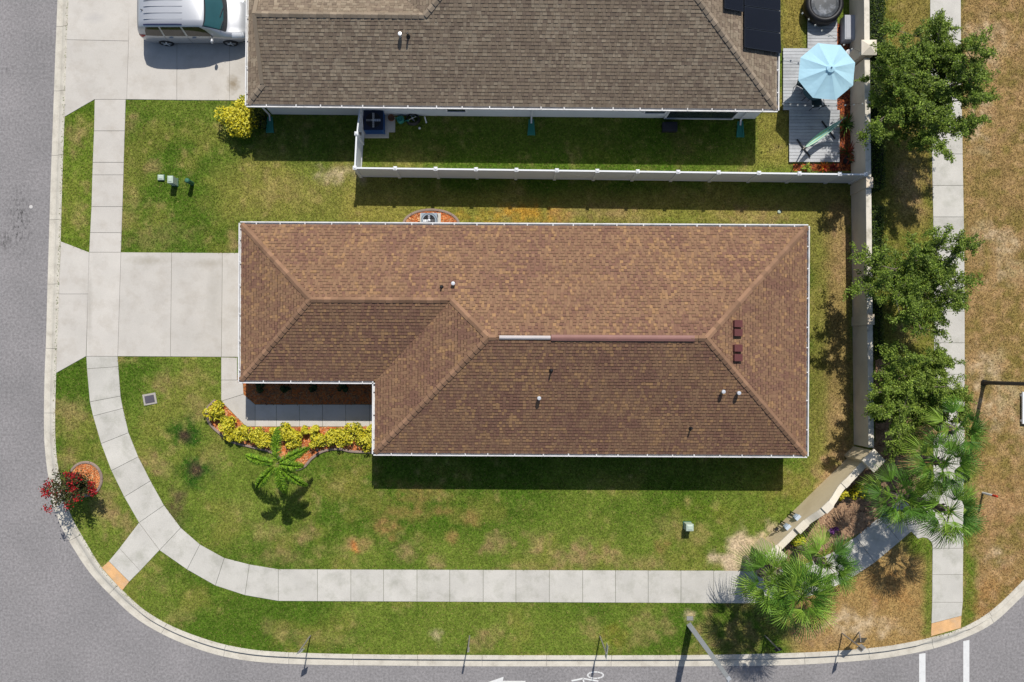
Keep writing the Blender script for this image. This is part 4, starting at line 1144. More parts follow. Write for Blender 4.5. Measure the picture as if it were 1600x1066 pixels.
# ------------------------------------------------------------------ silver minivan on the neighbour's driveway
def minivan():
    base = W(316, 41.5, SLAB_Z)
    root = empty("car", base, label="silver minivan with roof rails parked nose-in on the north driveway", cat="car")
    X0 = W(231.5, 0).x; S0 = base.y; Z0 = SLAB_Z
    M['silver'] = noisy("silver_paint", (.43, .44, .46), .02, 1, 20, .01, .32, metal=.45, spec=.5)
    #     x, half width at belt, belt z, roof half width, roof z, bottom z
    ST = [(0.00, .70, .95, .52, .98, .42), (.06, .86, .98, .66, 1.20, .32), (.22, .93, 1.05, .70, 1.58, .26), (.45, .96, 1.06, .72, 1.72, .22), (.9, .985, 1.06, .735, 1.765, .20), (1.6, .99, 1.05, .74, 1.78, .18), (2.3, .99, 1.04, .735, 1.775, .18),
          (2.9, .99, 1.03, .72, 1.74, .18), (3.2, .985, 1.02, .71, 1.69, .18), (3.55, .98, 1.01, .71, 1.47, .18), (3.95, .975, 1.0, .74, 1.21, .18), (4.15, .97, .97, .78, 1.10, .18), (4.45, .95, .90, .76, 1.02, .20), (4.75, .90, .80, .70, .92, .22), (4.95, .80, .70, .58, .80, .26), (5.06, .62, .60, .42, .66, .34)]
    xs = [s[0] for s in ST]
    def at(x, i): return float(np.interp(x, xs, [s[i] for s in ST]))
    def prof(x):
        wb, zb, wr, zr, z0 = (at(x, i) for i in range(1, 6))
        return [(wb * .93, z0), (wb * .985, z0 + .16), (wb, (z0 + zb) * .52), (wb * .99, zb - .06), (wb * .965, zb), (wr + (wb * .965 - wr) * .42, zb + (zr - zb) * .58), (wr + .02, zr - (zr - zb) * .16), (wr * .93, zr - .028), (wr * .6, zr - .006), (0, zr)]
    xx = sorted(set(xs + [.12, .33, 1.2, 2.0, 2.6, 3.05, 3.38, 3.75, 4.3, 4.6, 4.86]))
    rows = []
    for x in xx:
        pr = prof(x)
        rows.append([Vector((X0 + x, S0 - w, Z0 + z)) for w, z in pr] + [Vector((X0 + x, S0 + w, Z0 + z)) for w, z in pr[-2::-1]])
    m = len(rows[0])
    mb = MB().add([p for r in rows for p in r], [(i * m + j, (i + 1) * m + j, (i + 1) * m + j + 1, i * m + j + 1) for i in range(len(xx) - 1) for j in range(m - 1)] + [tuple(range(m)), tuple((len(xx) - 1) * m + j for j in range(m))[::-1]])
    body = mb.build("body", M['silver'], root, smooth=True)
    def surf(x, k, side, off):
        """k: fractional index along the section"""
        pr = prof(x); i = min(int(k), len(pr) - 2); t = k - i
        w = pr[i][0] * (1 - t) + pr[i + 1][0] * t; z = pr[i][1] * (1 - t) + pr[i + 1][1] * t
        dw, dz = pr[i + 1][0] - pr[i][0], pr[i + 1][1] - pr[i][1]
        l = math.hypot(dw, dz) or 1
        return Vector((X0 + x, S0 + side * (w + dz / l * off), Z0 + z - dw / l * off))
    def panel(name, x0a, x1a, x0b, x1b, k0, k1, side, mat, nx=6, nk=4, parent=root, off=.008):
        g = []
        for b in range(nk + 1):
            t = b / nk
            for a in range(nx + 1):
                u = a / nx
                x = (x0a * (1 - u) + x1a * u) * (1 - t) + (x0b * (1 - u) + x1b * u) * t
                g.append(surf(x, k0 + (k1 - k0) * t, side, off))
        w = nx + 1
        fs = [(b * w + a, b * w + a + 1, (b + 1) * w + a + 1, (b + 1) * w + a) for b in range(nk) for a in range(nx)]
        if side > 0: fs = [q[::-1] for q in fs]
        return MB().add(g, fs).build(name, mat, parent, smooth=True)
    M['tint'] = noisy("tinted_glass", C(70, 66, 62, .5), .05, 1, 20, .02, .08, spec=.7)
    M['windscreen'] = noisy("windscreen_glass", C(60, 120, 124, .55), .12, 1.5, 20, .02, .08, spec=.8)
    for sd_ in (-1, 1):
        panel("side_window", .42, 1.22, .62, 1.2, 4.12, 6.0, sd_, M['tint'])
        panel("side_window", 1.30, 2.25, 1.28, 2.18, 4.12, 6.0, sd_, M['tint'])
        panel("side_window", 2.34, 3.45, 2.27, 3.02, 4.12, 6.0, sd_, M['tint'])
        panel("lower_trim", .3, 4.7, .3, 4.7, .1, .75, sd_, M['dark_metal'], nx=18, nk=2)
        panel("headlight", 4.3, 4.85, 4.35, 4.8, 3.2, 6.2, sd_, noisy("headlight_lens" + str(sd_), (.75, .77, .8), .03, 2, 20, .02, .12, spec=.8), nx=4, off=.012)
        panel("tail_light", .03, .22, .07, .42, 2.7, 4.25, sd_, noisy("tail_lens" + str(sd_), C(206, 40, 46, .8), .05, 2, 20, .03, .25), nx=4, off=.012)
        # door seams
        for x in (1.26, 2.3, 3.3): panel("door_seam", x, x + .012, x, x + .012, 1.2, 4.05, sd_, M['black'], nx=1, nk=6, off=.004)
        for x in (1.55, 2.6): MB().box(surf(x, 3.2, sd_, .02), (.18, .03, .035)).build("door_handle", M['silver'], root)
        # mirror
        p = surf(3.42, 3.9, sd_, .02)
        mr = MB().tube([p, p + Vector((0, sd_ * .12, .03))], .025, 8)
        mr.lathe(p + Vector((.02, sd_ * .2, .05)), [(.04, -.09), (.09, -.06), (.1, .0), (.085, .06), (.03, .09)], 10, sx=.8, sy=1.15)
        mr.build("mirror", M['silver'], root, smooth=True)
        # roof rail
        rail = []
        for u in range(9):
            x = .55 + 1.75 * u / 8
            rail.append(surf(x, 7.05, sd_, .035 if 0 < u < 8 else .005))
        MB().tube(rail, .026, 8).build("roof_rail", noisy("rail_dark" + str(sd_), C(56, 58, 110, .7), .05, 2, 20, .03, .35), root)
        for x in (1.06, 4.06):
            w = empty("wheel", Vector((X0 + x, S0 + sd_ * .90, Z0 + .345)))
            w.parent = root; w.location = Vector((X0 + x, S0 + sd_ * .90, Z0 + .345)) - base
            c = wloc(w)
            def disc(prof_, n=24):
                mm = MB(); vs = []; fs = []
                for r, yy in prof_:
                    for k in range(n):
                        t = 2 * math.pi * k / n
                        vs.append(c + Vector((r * math.cos(t), yy * sd_, r * math.sin(t))))
                q = len(prof_)
                for i in range(q - 1):
                    for k in range(n): fs.append((i * n + k, i * n + (k + 1) % n, (i + 1) * n + (k + 1) % n, (i + 1) * n + k))
                fs.append(tuple(range(n))); fs.append(tuple((q - 1) * n + k for k in range(n)))
                return mm.add(vs, fs)
            disc([(.30, -.11), (.345, -.08), (.345, .08), (.32, .105), (.24, .108)]).build("tyre", M['black'], w)
            rim = disc([(.10, .06), (.235, .10), (.24, .112), (.22, .114), (.06, .105)])
            rim = MB()
            for k in range(5):
                t = 2 * math.pi * k / 5
                rim.box(c + Vector((math.cos(t) * .13, sd_ * .112, math.sin(t) * .13)), (.2, .014, .07), M=Matrix.Rotation(-t, 3, 'Y'))
            rim.tube([c + Vector((0, sd_ * .1, 0)), c + Vector((0, sd_ * .125, 0))], .06, 12)
            rim.build("rim", M['vent_silver'], w)
    # windscreen and rear glass wrap over the top
    def top_panel(name, xa, xb, kk, mat, bow=0.0, off=.009):
        g = []; nx, nk = 5, 10
        for a in range(nx + 1):
            for b in range(2 * nk + 1):
                s_ = b / nk - 1
                x = xa + (xb - xa) * a / nx + bow * (1 - s_ * s_) * (1.0)
                k = 9 - (9 - kk) * abs(s_)
                g.append(surf(x, min(k, 8.999), -1 if s_ < 0 else 1, off))
        w = 2 * nk + 1
        MB().add(g, [(a * w + b, (a + 1) * w + b, (a + 1) * w + b + 1, a * w + b + 1) for a in range(nx) for b in range(2 * nk)]).build(name, mat, root, smooth=True)
    top_panel("windscreen_surround", 3.17, 3.96, 6.35, M['dark_metal'], .10, .006)
    top_panel("windscreen", 3.23, 3.90, 6.75, M['windscreen'], .10, .012)
    top_panel("cowl", 3.95, 4.06, 6.3, M['dark_metal'], .10)
    top_panel("rear_window", .08, .24, 6.5, M['tint'], -.02)
    for q in (-.42, -.15, .15, .42):
        MB().box(Vector((X0 + 1.45, S0 + q, Z0 + 1.784 - q * q * .09)), (1.75, .024, .03)).build("roof_rib", M['grey_metal'], root)
    MB().tube([Vector((X0 + .52, S0 - .02, Z0 + 1.70)), Vector((X0 + .46, S0 - .02, Z0 + 1.84))], [.03, .01], 8).build("antenna", M['black'], root)
    for q in (-.3, .3): MB().tube([Vector((X0 + 4.0, S0 + q, Z0 + 1.245)), Vector((X0 + 3.88, S0 + q - .45, Z0 + 1.325))], .012, 6).build("wiper", M['black'], root)
minivan()

# ------------------------------------------------------------------ plant and boxes around the lawns
def condenser(c, label, mat, w=.72, h=.74, lidmat=None):
    root = empty("air_conditioner", c, label=label, cat="air conditioner")
    MB().prism([(c.x - w * .68, c.y - w * .68), (c.x + w * .68, c.y - w * .68), (c.x + w * .68, c.y + w * .68), (c.x - w * .68, c.y + w * .68)], 0, LAWN_Z + .07, .01).build("pad", M['walk'], root)
    z = LAWN_Z + .07
    body = MB()
    for k in range(9): body.box(c + Vector((0, 0, z + .06 + (h - .12) * k / 8 - c.z)), (w, w, .035))
    body.box(c + Vector((0, 0, z + h / 2 - c.z)), (w - .05, w - .05, h - .02))
    for sx in (-1, 1):
        for sy in (-1, 1): body.box(c + Vector((sx * w * .47, sy * w * .47, z + h / 2 - c.z)), (.06, .06, h))
    body.build("cabinet", mat, root)
    tz = Vector((c.x, c.y, z + h))
    n = 28; vs = []; fs = []
    for k in range(n):
        t = 2 * math.pi * k / n
        vs += [tz + Vector((math.cos(t) * w * .40, math.sin(t) * w * .40, .02)), tz + Vector((math.copysign(min(abs(math.cos(t) * w * .75), w * .5), math.cos(t)), math.copysign(min(abs(math.sin(t) * w * .75), w * .5), math.sin(t)), .02))]
    for k in range(n): fs.append((2 * k, 2 * k + 1, 2 * ((k + 1) % n) + 1, 2 * ((k + 1) % n)))
    MB().add(vs, fs).build("lid", lidmat or mat, root)
    MB().lathe(tz, [(w * .40, .012), (w * .39, .014)], 28).build("fan_well", M['black'], root)
    fan = MB()
    for k in range(4):
        fan.box(tz + Vector((math.cos(k * 1.571) * w * .19, math.sin(k * 1.571) * w * .19, .03)), (w * .36, .10, .008), M=Matrix.Rotation(k * 1.571, 3, 'Z') @ Matrix.Rotation(.35, 3, 'X'))
    fan.lathe(tz, [(.07, .02), (.07, .06), (.03, .075)], 12)
    fan.build("fan", M['grey_metal'], root)
    gr = MB()
    for r in (.12, .2, .28, .36): gr.tube([tz + Vector((math.cos(t) * r * w / .72, math.sin(t) * r * w / .72, .055)) for t in [2 * math.pi * k / 24 for k in range(25)]], .006, 4, cap=False)
    for k in range(6): gr.tube([tz + Vector((math.cos(k * math.pi / 3) * w * .4, math.sin(k * math.pi / 3) * w * .4, .05)), tz + Vector((0, 0, .06))], .006, 4)
    gr.build("grille", M['dark_metal'], root)
condenser(W(673, 350.5, 0), "grey air conditioner on a square pad in the orange mulch by the eave", noisy("ac_cabinet", C(164, 178, 190), .05, 3, 40, .04, .45))
condenser(W(588, 197, 0), "dark blue air conditioner on a pad inside the white fence", noisy("ac_blue", C(52, 98, 160), .08, 3, 40, .05, .45), w=.9, h=.72, lidmat=noisy('ac_navy', C(44, 54, 80), .08))
pv = MB().prism([tuple(W(*q).xy) for q in ((603, 184), (618, 184), (618, 208), (603, 208))], 0, LAWN_Z + .05, .01)
pv.build("paving_slab", M['walk'], base=W(610, 196), label="grey paving slab beside the blue air conditioner inside the fence", cat="paving slab")

M['pale_green'] = noisy("pale_green_plastic", C(196, 212, 196), .05, 3, 40, .04, .5)
M['dark_green'] = noisy("dark_green_plastic", C(66, 120, 96), .08, 3, 40, .05, .5)
def pedestal(x, y, w, dpt, h, label, mat, rz=0):
    b = W(x, y, 0); root = empty("utility_pedestal", b, label=label, cat="utility box", group="utility boxes on the lawns")
    MB().box(b + Vector((0, 0, .1 + h / 2)), (w, dpt, h), rz, taper=.93).build("housing", mat, root)
    MB().box(b + Vector((0, 0, .1 + h + .02)), (w * 1.06, dpt * 1.06, .04), rz, taper=.9).box(b + Vector((0, 0, .1 + h + .055)), (w * .8, dpt * .8, .03), rz, taper=.6).build("lid", mat, root)
    MB().box(b + Vector((0, 0, .13)), (w * 1.15, dpt * 1.15, .06), rz).build("collar", M['dark_green'], root)
pedestal(254, 279, .28, .25, .10, "low pale green utility box on the north-west lawn, the westernmost", M['pale_green'])
pedestal(275.5, 286, .26, .34, .62, "tall pale green utility box on the north-west lawn, between two others", M['pale_green'])
pedestal(1072.5, 820, .34, .32, .62, "pale utility box alone on the south lawn near the diagonal wall", M['pale_green'])
b = W(302, 288, 0); root = empty("cable_pedestal", b, label="round dark green cable pedestal on the north-west lawn, the easternmost box", cat="utility box", group="utility boxes on the lawns")
MB().lathe(b, [(.10, .05), (.10, .72), (.09, .74)], 16).build("tube", M['dark_green'], root)
MB().lathe(b, [(.115, .72), (.115, .80), (.08, .85), (.01, .86)], 16).build("cap", M['dark_green'], root)
b = W(236, 623.5, LAWN_Z); root = empty("meter_box", b, label="flat dark meter box with pale concrete collar sunk in the front lawn", cat="meter box")
MB().box(b + Vector((0, 0, .012)), (.62, .52, .05), .18).build("collar", noisy("meter_collar", C(186, 180, 172), .08, 4, 40, .08, .9), root)
MB().box(b + Vector((0, 0, .045)), (.44, .34, .03), .18).build("lid", noisy("meter_lid", C(92, 88, 98), .1, 4, 40, .1, .7), root)
b = W(1044, 202, LAWN_Z); root = empty("valve_box", b, label="black rectangular crate on the shaded grass below the long window", cat="crate")
MB().box(b + Vector((0, 0, .14)), (.66, .4, .28)).build("body", M['black'], root)
MB().box(b + Vector((0, 0, .295)), (.7, .44, .03)).box(b + Vector((0, 0, .315)), (.5, .28, .02)).build("lid", noisy("crate_lid", (.03, .03, .035), .1, 3, 40, .1, .5), root)
MB().lathe(W(1216, 332, LAWN_Z), [(.085, 0), (.085, .05), (.05, .075), (.01, .08)], 14).build("cleanout_cap", M['pale_green'], base=W(1216, 332, LAWN_Z), label="small pale round pipe cap in the grass strip north of the brown roof", cat="pipe cap")

# things kept along the neighbour's wall
b = W(613, 188, LAWN_Z); root = empty("flower_pot", b, label="small brown clay pot beside the teal watering can", cat="pot")
MB().lathe(b, [(.09, 0), (.14, .24), (.16, .24), (.16, .3), (.13, .3), (.12, .22)], 14).build("bowl", noisy("clay", C(150, 104, 80), .1, 4, 40, .08, .9), root)
MB().lathe(b, [(.12, .2), (.12, .24)], 12).build("earth", M['soil'], root)
b = W(627, 190, LAWN_Z); root = empty("watering_can", b, label="teal plastic watering can on the shaded grass by the house", cat="watering can")
MB().lathe(b, [(.15, 0), (.17, .05), (.18, .25), (.14, .3), (.10, .31), (.09, .28)], 16).build("tank", M['teal'], root)
MB().tube([b + Vector((.14, -.03, .08)), b + Vector((.3, -.08, .28)), b + Vector((.36, -.1, .33))], [.03, .022, .022], 8).lathe(b + Vector((.38, -.1, .34)), [(.03, -.02), (.05, .03)], 10).build("spout", M['teal'], root)
MB().tube([b + Vector((-.16, 0, .2)), b + Vector((-.24, .02, .32)), b + Vector((-.1, .03, .42)), b + Vector((.04, 0, .34))], .016, 6).build("handle", M['teal'], root)
b = W(646, 189, LAWN_Z); root = empty("hose_reel", b, label="coiled black garden hose on a reel against the house wall", cat="hose")
co = MB()
for k in range(5): co.tube([b + Vector((math.cos(t) * (.32 - .012 * k), math.sin(t) * (.26 - .012 * k), .06 + .05 * k)) for t in [2 * math.pi * j / 20 for j in range(21)]], .028, 6, cap=False)
co.build("coil", M['black'], root)
rr = MB()
for k in range(4): rr.tube([b + Vector((0, 0, .32)), b + Vector((math.cos(k * 1.57 + .5) * .2, math.sin(k * 1.57 + .5) * .17, .32))], .012, 6)
rr.tube([b, b + Vector((0, 0, .36))], .04, 8)
rr.build("reel", M['grey_metal'], root)
for x0, y0, x1, y1, lab in ((665, 181, 662.5, 177, "short white pipe leaning by the hose, nearer the wall"), (666.5, 193, 664.5, 185.5, "short white pipe lying on the grass beside the hose")):
    pp = W(x0, y0, LAWN_Z + .06)
    MB().tube([pp, W(x1, y1, LAWN_Z + .22)], .03, 8).lathe(pp, [(.042, -.03), (.042, .03)], 10).build("plastic_pipe", M['white'], base=pp, label=lab, cat="pipe", group="white pipes by the hose")
MB().lathe(W(656, 202, LAWN_Z + .06), [(.01, -.06), (.045, -.04), (.06, 0), (.045, .04), (.01, .06)], 14).build("ball", M['white'], base=W(656, 202, LAWN_Z), smooth=True, label="small white ball in the shaded grass inside the fence", cat="ball")

# ------------------------------------------------------------------ deck, parasol and what stands on it
DZ = .24
deck_o = empty("deck", W(1265, 150), label="weathered grey plank deck behind the north house", cat="deck")
M['deck'] = noisy("deck_board", C(190, 192, 195, 1.1), .10, 1.5, 30, .14, .85, .2, randobj=.09, stain=C(140, 140, 142), stain_scale=2, stain_amt=.4)
bw = 5.05
cache = {}
def plank(x0, x1, y):
    L = (x1 - x0) / SC
    key = round(L, 2)
    if key not in cache:
        cache[key] = MB().prism([(-L / 2, -.070), (L / 2, -.070), (L / 2, .070), (-L / 2, .070)], -.03, 0, .005).mesh("plank", M['deck'])
    link_mesh("plank", cache[key], deck_o, W((x0 + x1) / 2, y, DZ))
y = -20.0
while y < 257:
    if y < 76: plank(1259, 1305, y)
    elif y < 174: plank(1221, 1305, y)
    else: plank(1230.5, 1309, y)
    y += bw
jo = MB()
for x0, x1, ya, yb in ((1262, 1302, -22, 74), (1224, 1302, 77, 174), (1233, 1306, 176, 256)):
    for x in np.linspace(x0, x1, 4): jo.prism([tuple(W(*q).xy) for q in ((x - 1, ya), (x + 1, ya), (x + 1, yb), (x - 1, yb))], .05, DZ - .035)
jo.build("joist", noisy("joist", C(90, 84, 78), .1), deck_o)

# parasol
pc = W(1263, 138, DZ)
root = empty("parasol", pc, label="pale blue eight-sided parasol opened over the deck", cat="parasol")
M['parasol'] = leafy("parasol_cloth", .3, .8, .1, C(190, 232, 250, 1.3))
MB().tube([pc, pc + Vector((0, 0, 2.55))], .024, 10).build("pole", M['grey_metal'], root)
MB().lathe(pc, [(.26, 0), (.26, .05), (.1, .09), (.04, .3)], 18).build("base", M['dark_metal'], root)
apex = pc + Vector((.02, 0, 2.46)); R8 = 1.33; zc = 2.02
a0 = .30
cor = [pc + Vector((math.cos(a0 + k * math.pi / 4) * R8, math.sin(a0 + k * math.pi / 4) * R8, zc)) for k in range(8)]
for k in range(8):
    a, b = cor[k], cor[(k + 1) % 8]
    mb = MB(); rows = []
    for i in range(5):
        t = .10 + .90 * i / 4
        p, q = apex.lerp(a, t), apex.lerp(b, t)
        sag = .045 * math.sin(math.pi * min(t, 1)) + .02 * t
        m_ = (p + q) / 2 - Vector((0, 0, sag))
        rows.append([p, p.lerp(m_, .55) - Vector((0, 0, .003)), m_, q.lerp(m_, .55) - Vector((0, 0, .003)), q])
    mb.add([v for r in rows for v in r], [(i * 5 + j, i * 5 + j + 1, i * 5 + 6 + j, i * 5 + 5 + j)[::-1] for i in range(4) for j in range(4)])
    mb.build("canopy_panel", M['parasol'], root)
    MB().tube([apex - Vector((0, 0, .04)), a - Vector((0, 0, .02))], .009, 6).build("rib", M['dark_metal'], root)
vc_ = MB(); n8 = 8
vr = [apex + Vector((math.cos(a0 + k * math.pi / 4) * .2, math.sin(a0 + k * math.pi / 4) * .2, .0)) for k in range(8)]
vc_.add([apex + Vector((0, 0, .07))] + vr, [(0, 1 + k, 1 + (k + 1) % 8) for k in range(8)])
vc_.build("vent_cap", M['parasol'], root)
MB().lathe(apex, [(.03, .05), (.035, .09), (.01, .12)], 10).build("finial", noisy("finial_blue", C(30, 90, 130), .05), root)
# table and chairs in its shade
tc = W(1263, 145, DZ); root = empty("patio_table", W(1260, 150, DZ), label="round dark patio table under the blue parasol", cat="table")
c = W(1260, 150, DZ)
MB().lathe(c + Vector((0, 0, .7)), [(.5, 0), (.52, .02), (.5, .035)], 24).build("table_top", noisy("table_top", C(70, 90, 96), .05, 2, 20, .03, .3), root)
for k in range(4):
    t = .78 + k * 1.571
    MB().tube([c + Vector((math.cos(t) * .34, math.sin(t) * .34, .7)), c + Vector((math.cos(t) * .42, math.sin(t) * .42, 0))], .016, 8).build("leg", M['dark_metal'], root)
def chair(x, y, face, label):
    c = W(x, y, DZ); r = Matrix.Rotation(face, 3, 'Z')
    q = lambda a, b, z: c + r @ Vector((a, b, z))
    root = empty("patio_chair", c, label=label, cat="chair", group="metal chairs round the patio table")
    MB().box(c + Vector((0, 0, .42)), (.46, .46, .03), face).build("seat", noisy("sling" + str(x), C(52, 70, 76), .05), root)
    mb = MB()
    for k in range(5): mb.box(q(-.24 - .02 * k, 0, .5 + .09 * k), (.02, .42, .05), face)
    mb.build("backrest", noisy("slat" + str(x), C(52, 70, 76), .05), root)
    for s_ in (-1, 1):
        MB().tube([q(.22, s_ * .24, 0), q(.22, s_ * .24, .62), q(-.2, s_ * .25, .64), q(-.26, s_ * .24, .5)], .014, 6).build("arm", M['dark_metal'], root)
        MB().tube([q(-.22, s_ * .22, 0), q(-.22, s_ * .23, .42), q(-.34, s_ * .22, .95)], .014, 6).build("leg", M['dark_metal'], root)
    MB().tube([q(-.34, -.22, .95), q(-.34, .22, .95)], .014, 6).build("top_rail", M['dark_metal'], root)
chair(1247, 137, -.5, "dark metal patio chair poking out west of the blue parasol")
chair(1268, 167, 1.7, "dark metal patio chair in the shade south of the blue parasol")

# hammock on its stand
h0, h1 = W(1239, 244, DZ), W(1304, 196, DZ)
hd = (h1 - h0).normalized(); hn = Vector((-hd.y, hd.x, 0)); hL = (h1 - h0).length; hm_ = (h0 + h1) / 2
root = empty("hammock", hm_, label="green and white striped hammock on a dark steel stand across the deck", cat="hammock")
MB().tube([h0 + hd * .35 + Vector((0, 0, .08)), h1 - hd * .35 + Vector((0, 0, .08))], .035, 8).build("beam", M['dark_metal'], root)
for p, s_ in ((h0 + hd * .5, -1), (h1 - hd * .5, 1)):
    MB().tube([p - hn * .52 + Vector((0, 0, .045)), p + hn * .52 + Vector((0, 0, .045))], .038, 8).build("foot", M['dark_metal'], root)
    MB().tube([p + Vector((0, 0, .08)), p + hd * s_ * .28 + Vector((0, 0, .6)), p + hd * s_ * .5 + Vector((0, 0, 1.0))], .032, 8).build("upright", M['dark_metal'], root)
SC_ = [C(150, 214, 196), C(236, 238, 226), C(176, 208, 150), C(120, 178, 176)]
fab = MB()
nu, nv = 18, 9
pts_ = []
for a in range(nu + 1):
    t = a / nu
    w = (.02 + .115 * math.sin(math.pi * t) ** .7)
    z = .98 - .55 * math.sin(math.pi * t)
    for b in range(nv + 1):
        s_ = b / nv * 2 - 1
        pts_.append(h0 + hd * (hL * (.08 + .84 * t)) + hn * (s_ * w) + Vector((0, 0, z + .22 * s_ * s_ * math.sin(math.pi * t))))
for b in range(nv):
    for a in range(nu):
        i = a * (nv + 1) + b
        fab.add([pts_[i], pts_[i + 1], pts_[i + nv + 2], pts_[i + nv + 1]], [(0, 1, 2, 3)], SC_[b % 4])
fab.build("cloth", M['attr'], root)
for p, q in ((h0 + hd * (hL * .08) + Vector((0, 0, .98)), h0 + Vector((0, 0, 1.08))), (h1 - hd * (hL * .08) + Vector((0, 0, .98)), h1 + Vector((0, 0, 1.08)))):
    MB().tube([p, q], .012, 6).build("rope", noisy("rope" + str(round(p.x, 1)), C(200, 190, 170), .05), root)

# deck box, stool, round spa
b = W(1319, 52, LAWN_Z); root = empty("storage_box", b, label="long pale grey storage box against the boundary wall beside the deck", cat="storage box")
g1 = noisy("deck_box", C(184, 186, 194), .08, 3, 40, .06, .6)
MB().box(b + Vector((0, 0, .27)), (.50, 1.14, .54)).build("body", g1, root)
MB().box(b + Vector((0, 0, .57)), (.54, 1.18, .06), taper=.95).box(b + Vector((0, 0, .605)), (.40, 1.02, .02)).build("lid", g1, root)
b = W(1320, 89, LAWN_Z); root = empty("garden_stool", b, label="white barrel-shaped garden stool just south of the grey storage box", cat="stool")
MB().lathe(b, [(.13, 0), (.17, .12), (.185, .25), (.17, .4), (.13, .48), (.125, .46)], 18).build("barrel", M['white'], root, smooth=True)
MB().lathe(b, [(.126, .465), (.12, .495), (.02, .5)], 18).build("top", noisy("stool_top", C(190, 190, 196), .1, 6, 40, .1, .5), root)
b = W(1279, 17, DZ); root = empty("spa_tub", b, label="round black inflatable spa cut by the top edge on the deck", cat="spa tub")
MB().lathe(b, [(.78, 0), (.88, .1), (.9, .3), (.88, .52), (.80, .62), (.68, .62), (.64, .5), (.64, .2)], 36).build("wall", M['black'], root, smooth=True)
MB().lathe(b, [(.66, .46), (.64, .56), (.5, .6), (.01, .61)], 28).build("cover", noisy("spa_cover", (.05, .055, .06), .1, 2, 30, .1, .4, stain=C(170, 176, 186), stain_scale=2.4, stain_amt=.9), root)  # pale blotches paint dappled sunlight into the cover's colour
# festoon lights
M['bulb'] = noisy("bulb_glass", (.75, .75, .70), .02, 3, 40, .02, .15)
def festoon(a, b, n, label):
    root = empty("string_lights", a, label=label, cat="string lights", group="festoon lights over the deck")
    pts = [a.lerp(b, t) - Vector((0, 0, .35 * math.sin(math.pi * t))) for t in [k / 16 for k in range(17)]]
    MB().tube(pts, .006, 5).build("cable", M['black'], root)
    bm = MB().lathe((0, 0, 0), [(.012, 0), (.018, -.04), (.04, -.08), (.035, -.12), (.01, -.14)], 8).mesh("bulb", M['bulb'])
    for k in range(n):
        t = (k + .5) / n
        link_mesh("bulb", bm, root, a.lerp(b, t) - Vector((0, 0, .35 * math.sin(math.pi * t))))
festoon(P(1219, 161, 2.4), P(1356, 161, 1.8), 11, "string of white bulbs stretched from the roof corner south of the parasol")
festoon(P(1250, 15, 2.2), P(1352, 85, 1.9), 9, "string of white bulbs crossing the deck north of the parasol")

# ------------------------------------------------------------------ posts, signs and lamps
M['post'] = noisy("sign_post", (.30, .28, .27), .1, 4, 40, .1, .6, metal=.4)
def sign_post(x, y, h, label, plate=(.46, .02, .6), ang=0.0, top=None, diamond=False, col=(.4, .42, .44), pz=None, face=None):
    b = W(x, y, LAWN_Z - .02)
    t = top if top is not None else b + Vector((0, 0, h))
    root = empty("street_sign", b, label=label, cat="street sign", group="street signs along the verge")
    MB().tube([b, t], .03, 6).build("post", M['post'], root)
    c = b.lerp(t, pz if pz else .88)
    R3 = Matrix.Rotation(ang, 3, 'Z')
    if diamond: R3 = R3 @ Matrix.Rotation(math.radians(45), 3, 'Y')
    dirv = R3 @ Vector((0, -.045, 0))
    bd = Vector((dirv.x, dirv.y, 0))
    MB().box(c + bd, plate, M=R3).build("plate", noisy("plate" + str(int(x)), col, .05, 3, 30, .04, .4, metal=.3), root)
    return root
sign_post(486, 992, 2.42, "thin sign post on the south verge, westernmost, with a small plate facing the street", plate=(.32, .015, .42), ang=.5)
sign_post(734, 992, 2.3, "thin sign post on the south verge, the middle one, with its plate edge-on", plate=(.04, .02, .5), ang=1.57)
sign_post(937, 993, 2.42, "thin sign post on the south verge beside the painted bicycle symbol", plate=(.62, .015, .5), ang=1.45)
sign_post(1194, 992, 2.1, "dark sign post in the shade of the palms near the kerb", plate=(.3, .015, .4), ang=.3, col=(.05, .05, .06))
sign_post(1314, 988, 2.35, "upright sign post beside the leaning post at the bare sandy patch", plate=(.3, .015, .5), ang=.8)
b = W(1341, 986, LAWN_Z)
sign_post(1341, 986, 1.6, "leaning sign post with a diamond plate at the bare sandy patch", plate=(.46, .015, .46), ang=.35, top=W(1322, 985, 1.62), diamond=True, col=(.08, .08, .07), pz=.8)

# street lamp on the south verge
b = W(1077, 976.5, LAWN_Z); root = empty("street_lamp", b, label="tall square grey concrete street lamp on the south verge", cat="street lamp")
MB().box(b + Vector((0, 0, 3.4)), (.23, .23, 6.8), .6, taper=.7).build("pole", noisy("lamp_concrete", C(176, 180, 184), .05, 3, 30, .05, .85), root)
MB().tube([b + Vector((0, 0, 6.6)), b + Vector((0, -.8, 6.95)), b + Vector((0, -1.6, 7.0))], .05, 8).build("arm", M['grey_metal'], root)
MB().box(b + Vector((0, -1.9, 6.98)), (.3, .7, .14), taper=.8).build("lamp_head", M['grey_metal'], root)
MB().box(b + Vector((0, .35, .01)), (.3, .2, .04)).build("handhole_cover", noisy("handhole", C(150, 150, 146), .05), root)
# black post lamp on the dry field
b = W(1535, 598, LAWN_Z); root = empty("street_lamp", b, label="black post lamp standing on the dry field east of the walk", cat="street lamp")
MB().tube([b, b + Vector((0, 0, .5)), b + Vector((0, 0, 5.4))], [.12, .095, .08], 12).build("pole", M['dark_metal'], root)
MB().lathe(b, [(.15, 0), (.15, .1), (.115, .2), (.1, .4)], 14).build("base", M['dark_metal'], root)
MB().lathe(b + Vector((0, 0, 5.4)), [(.07, 0), (.2, .15), (.24, .45), (.12, .62), (.02, .75)], 14).build("lantern", M['dark_metal'], root)
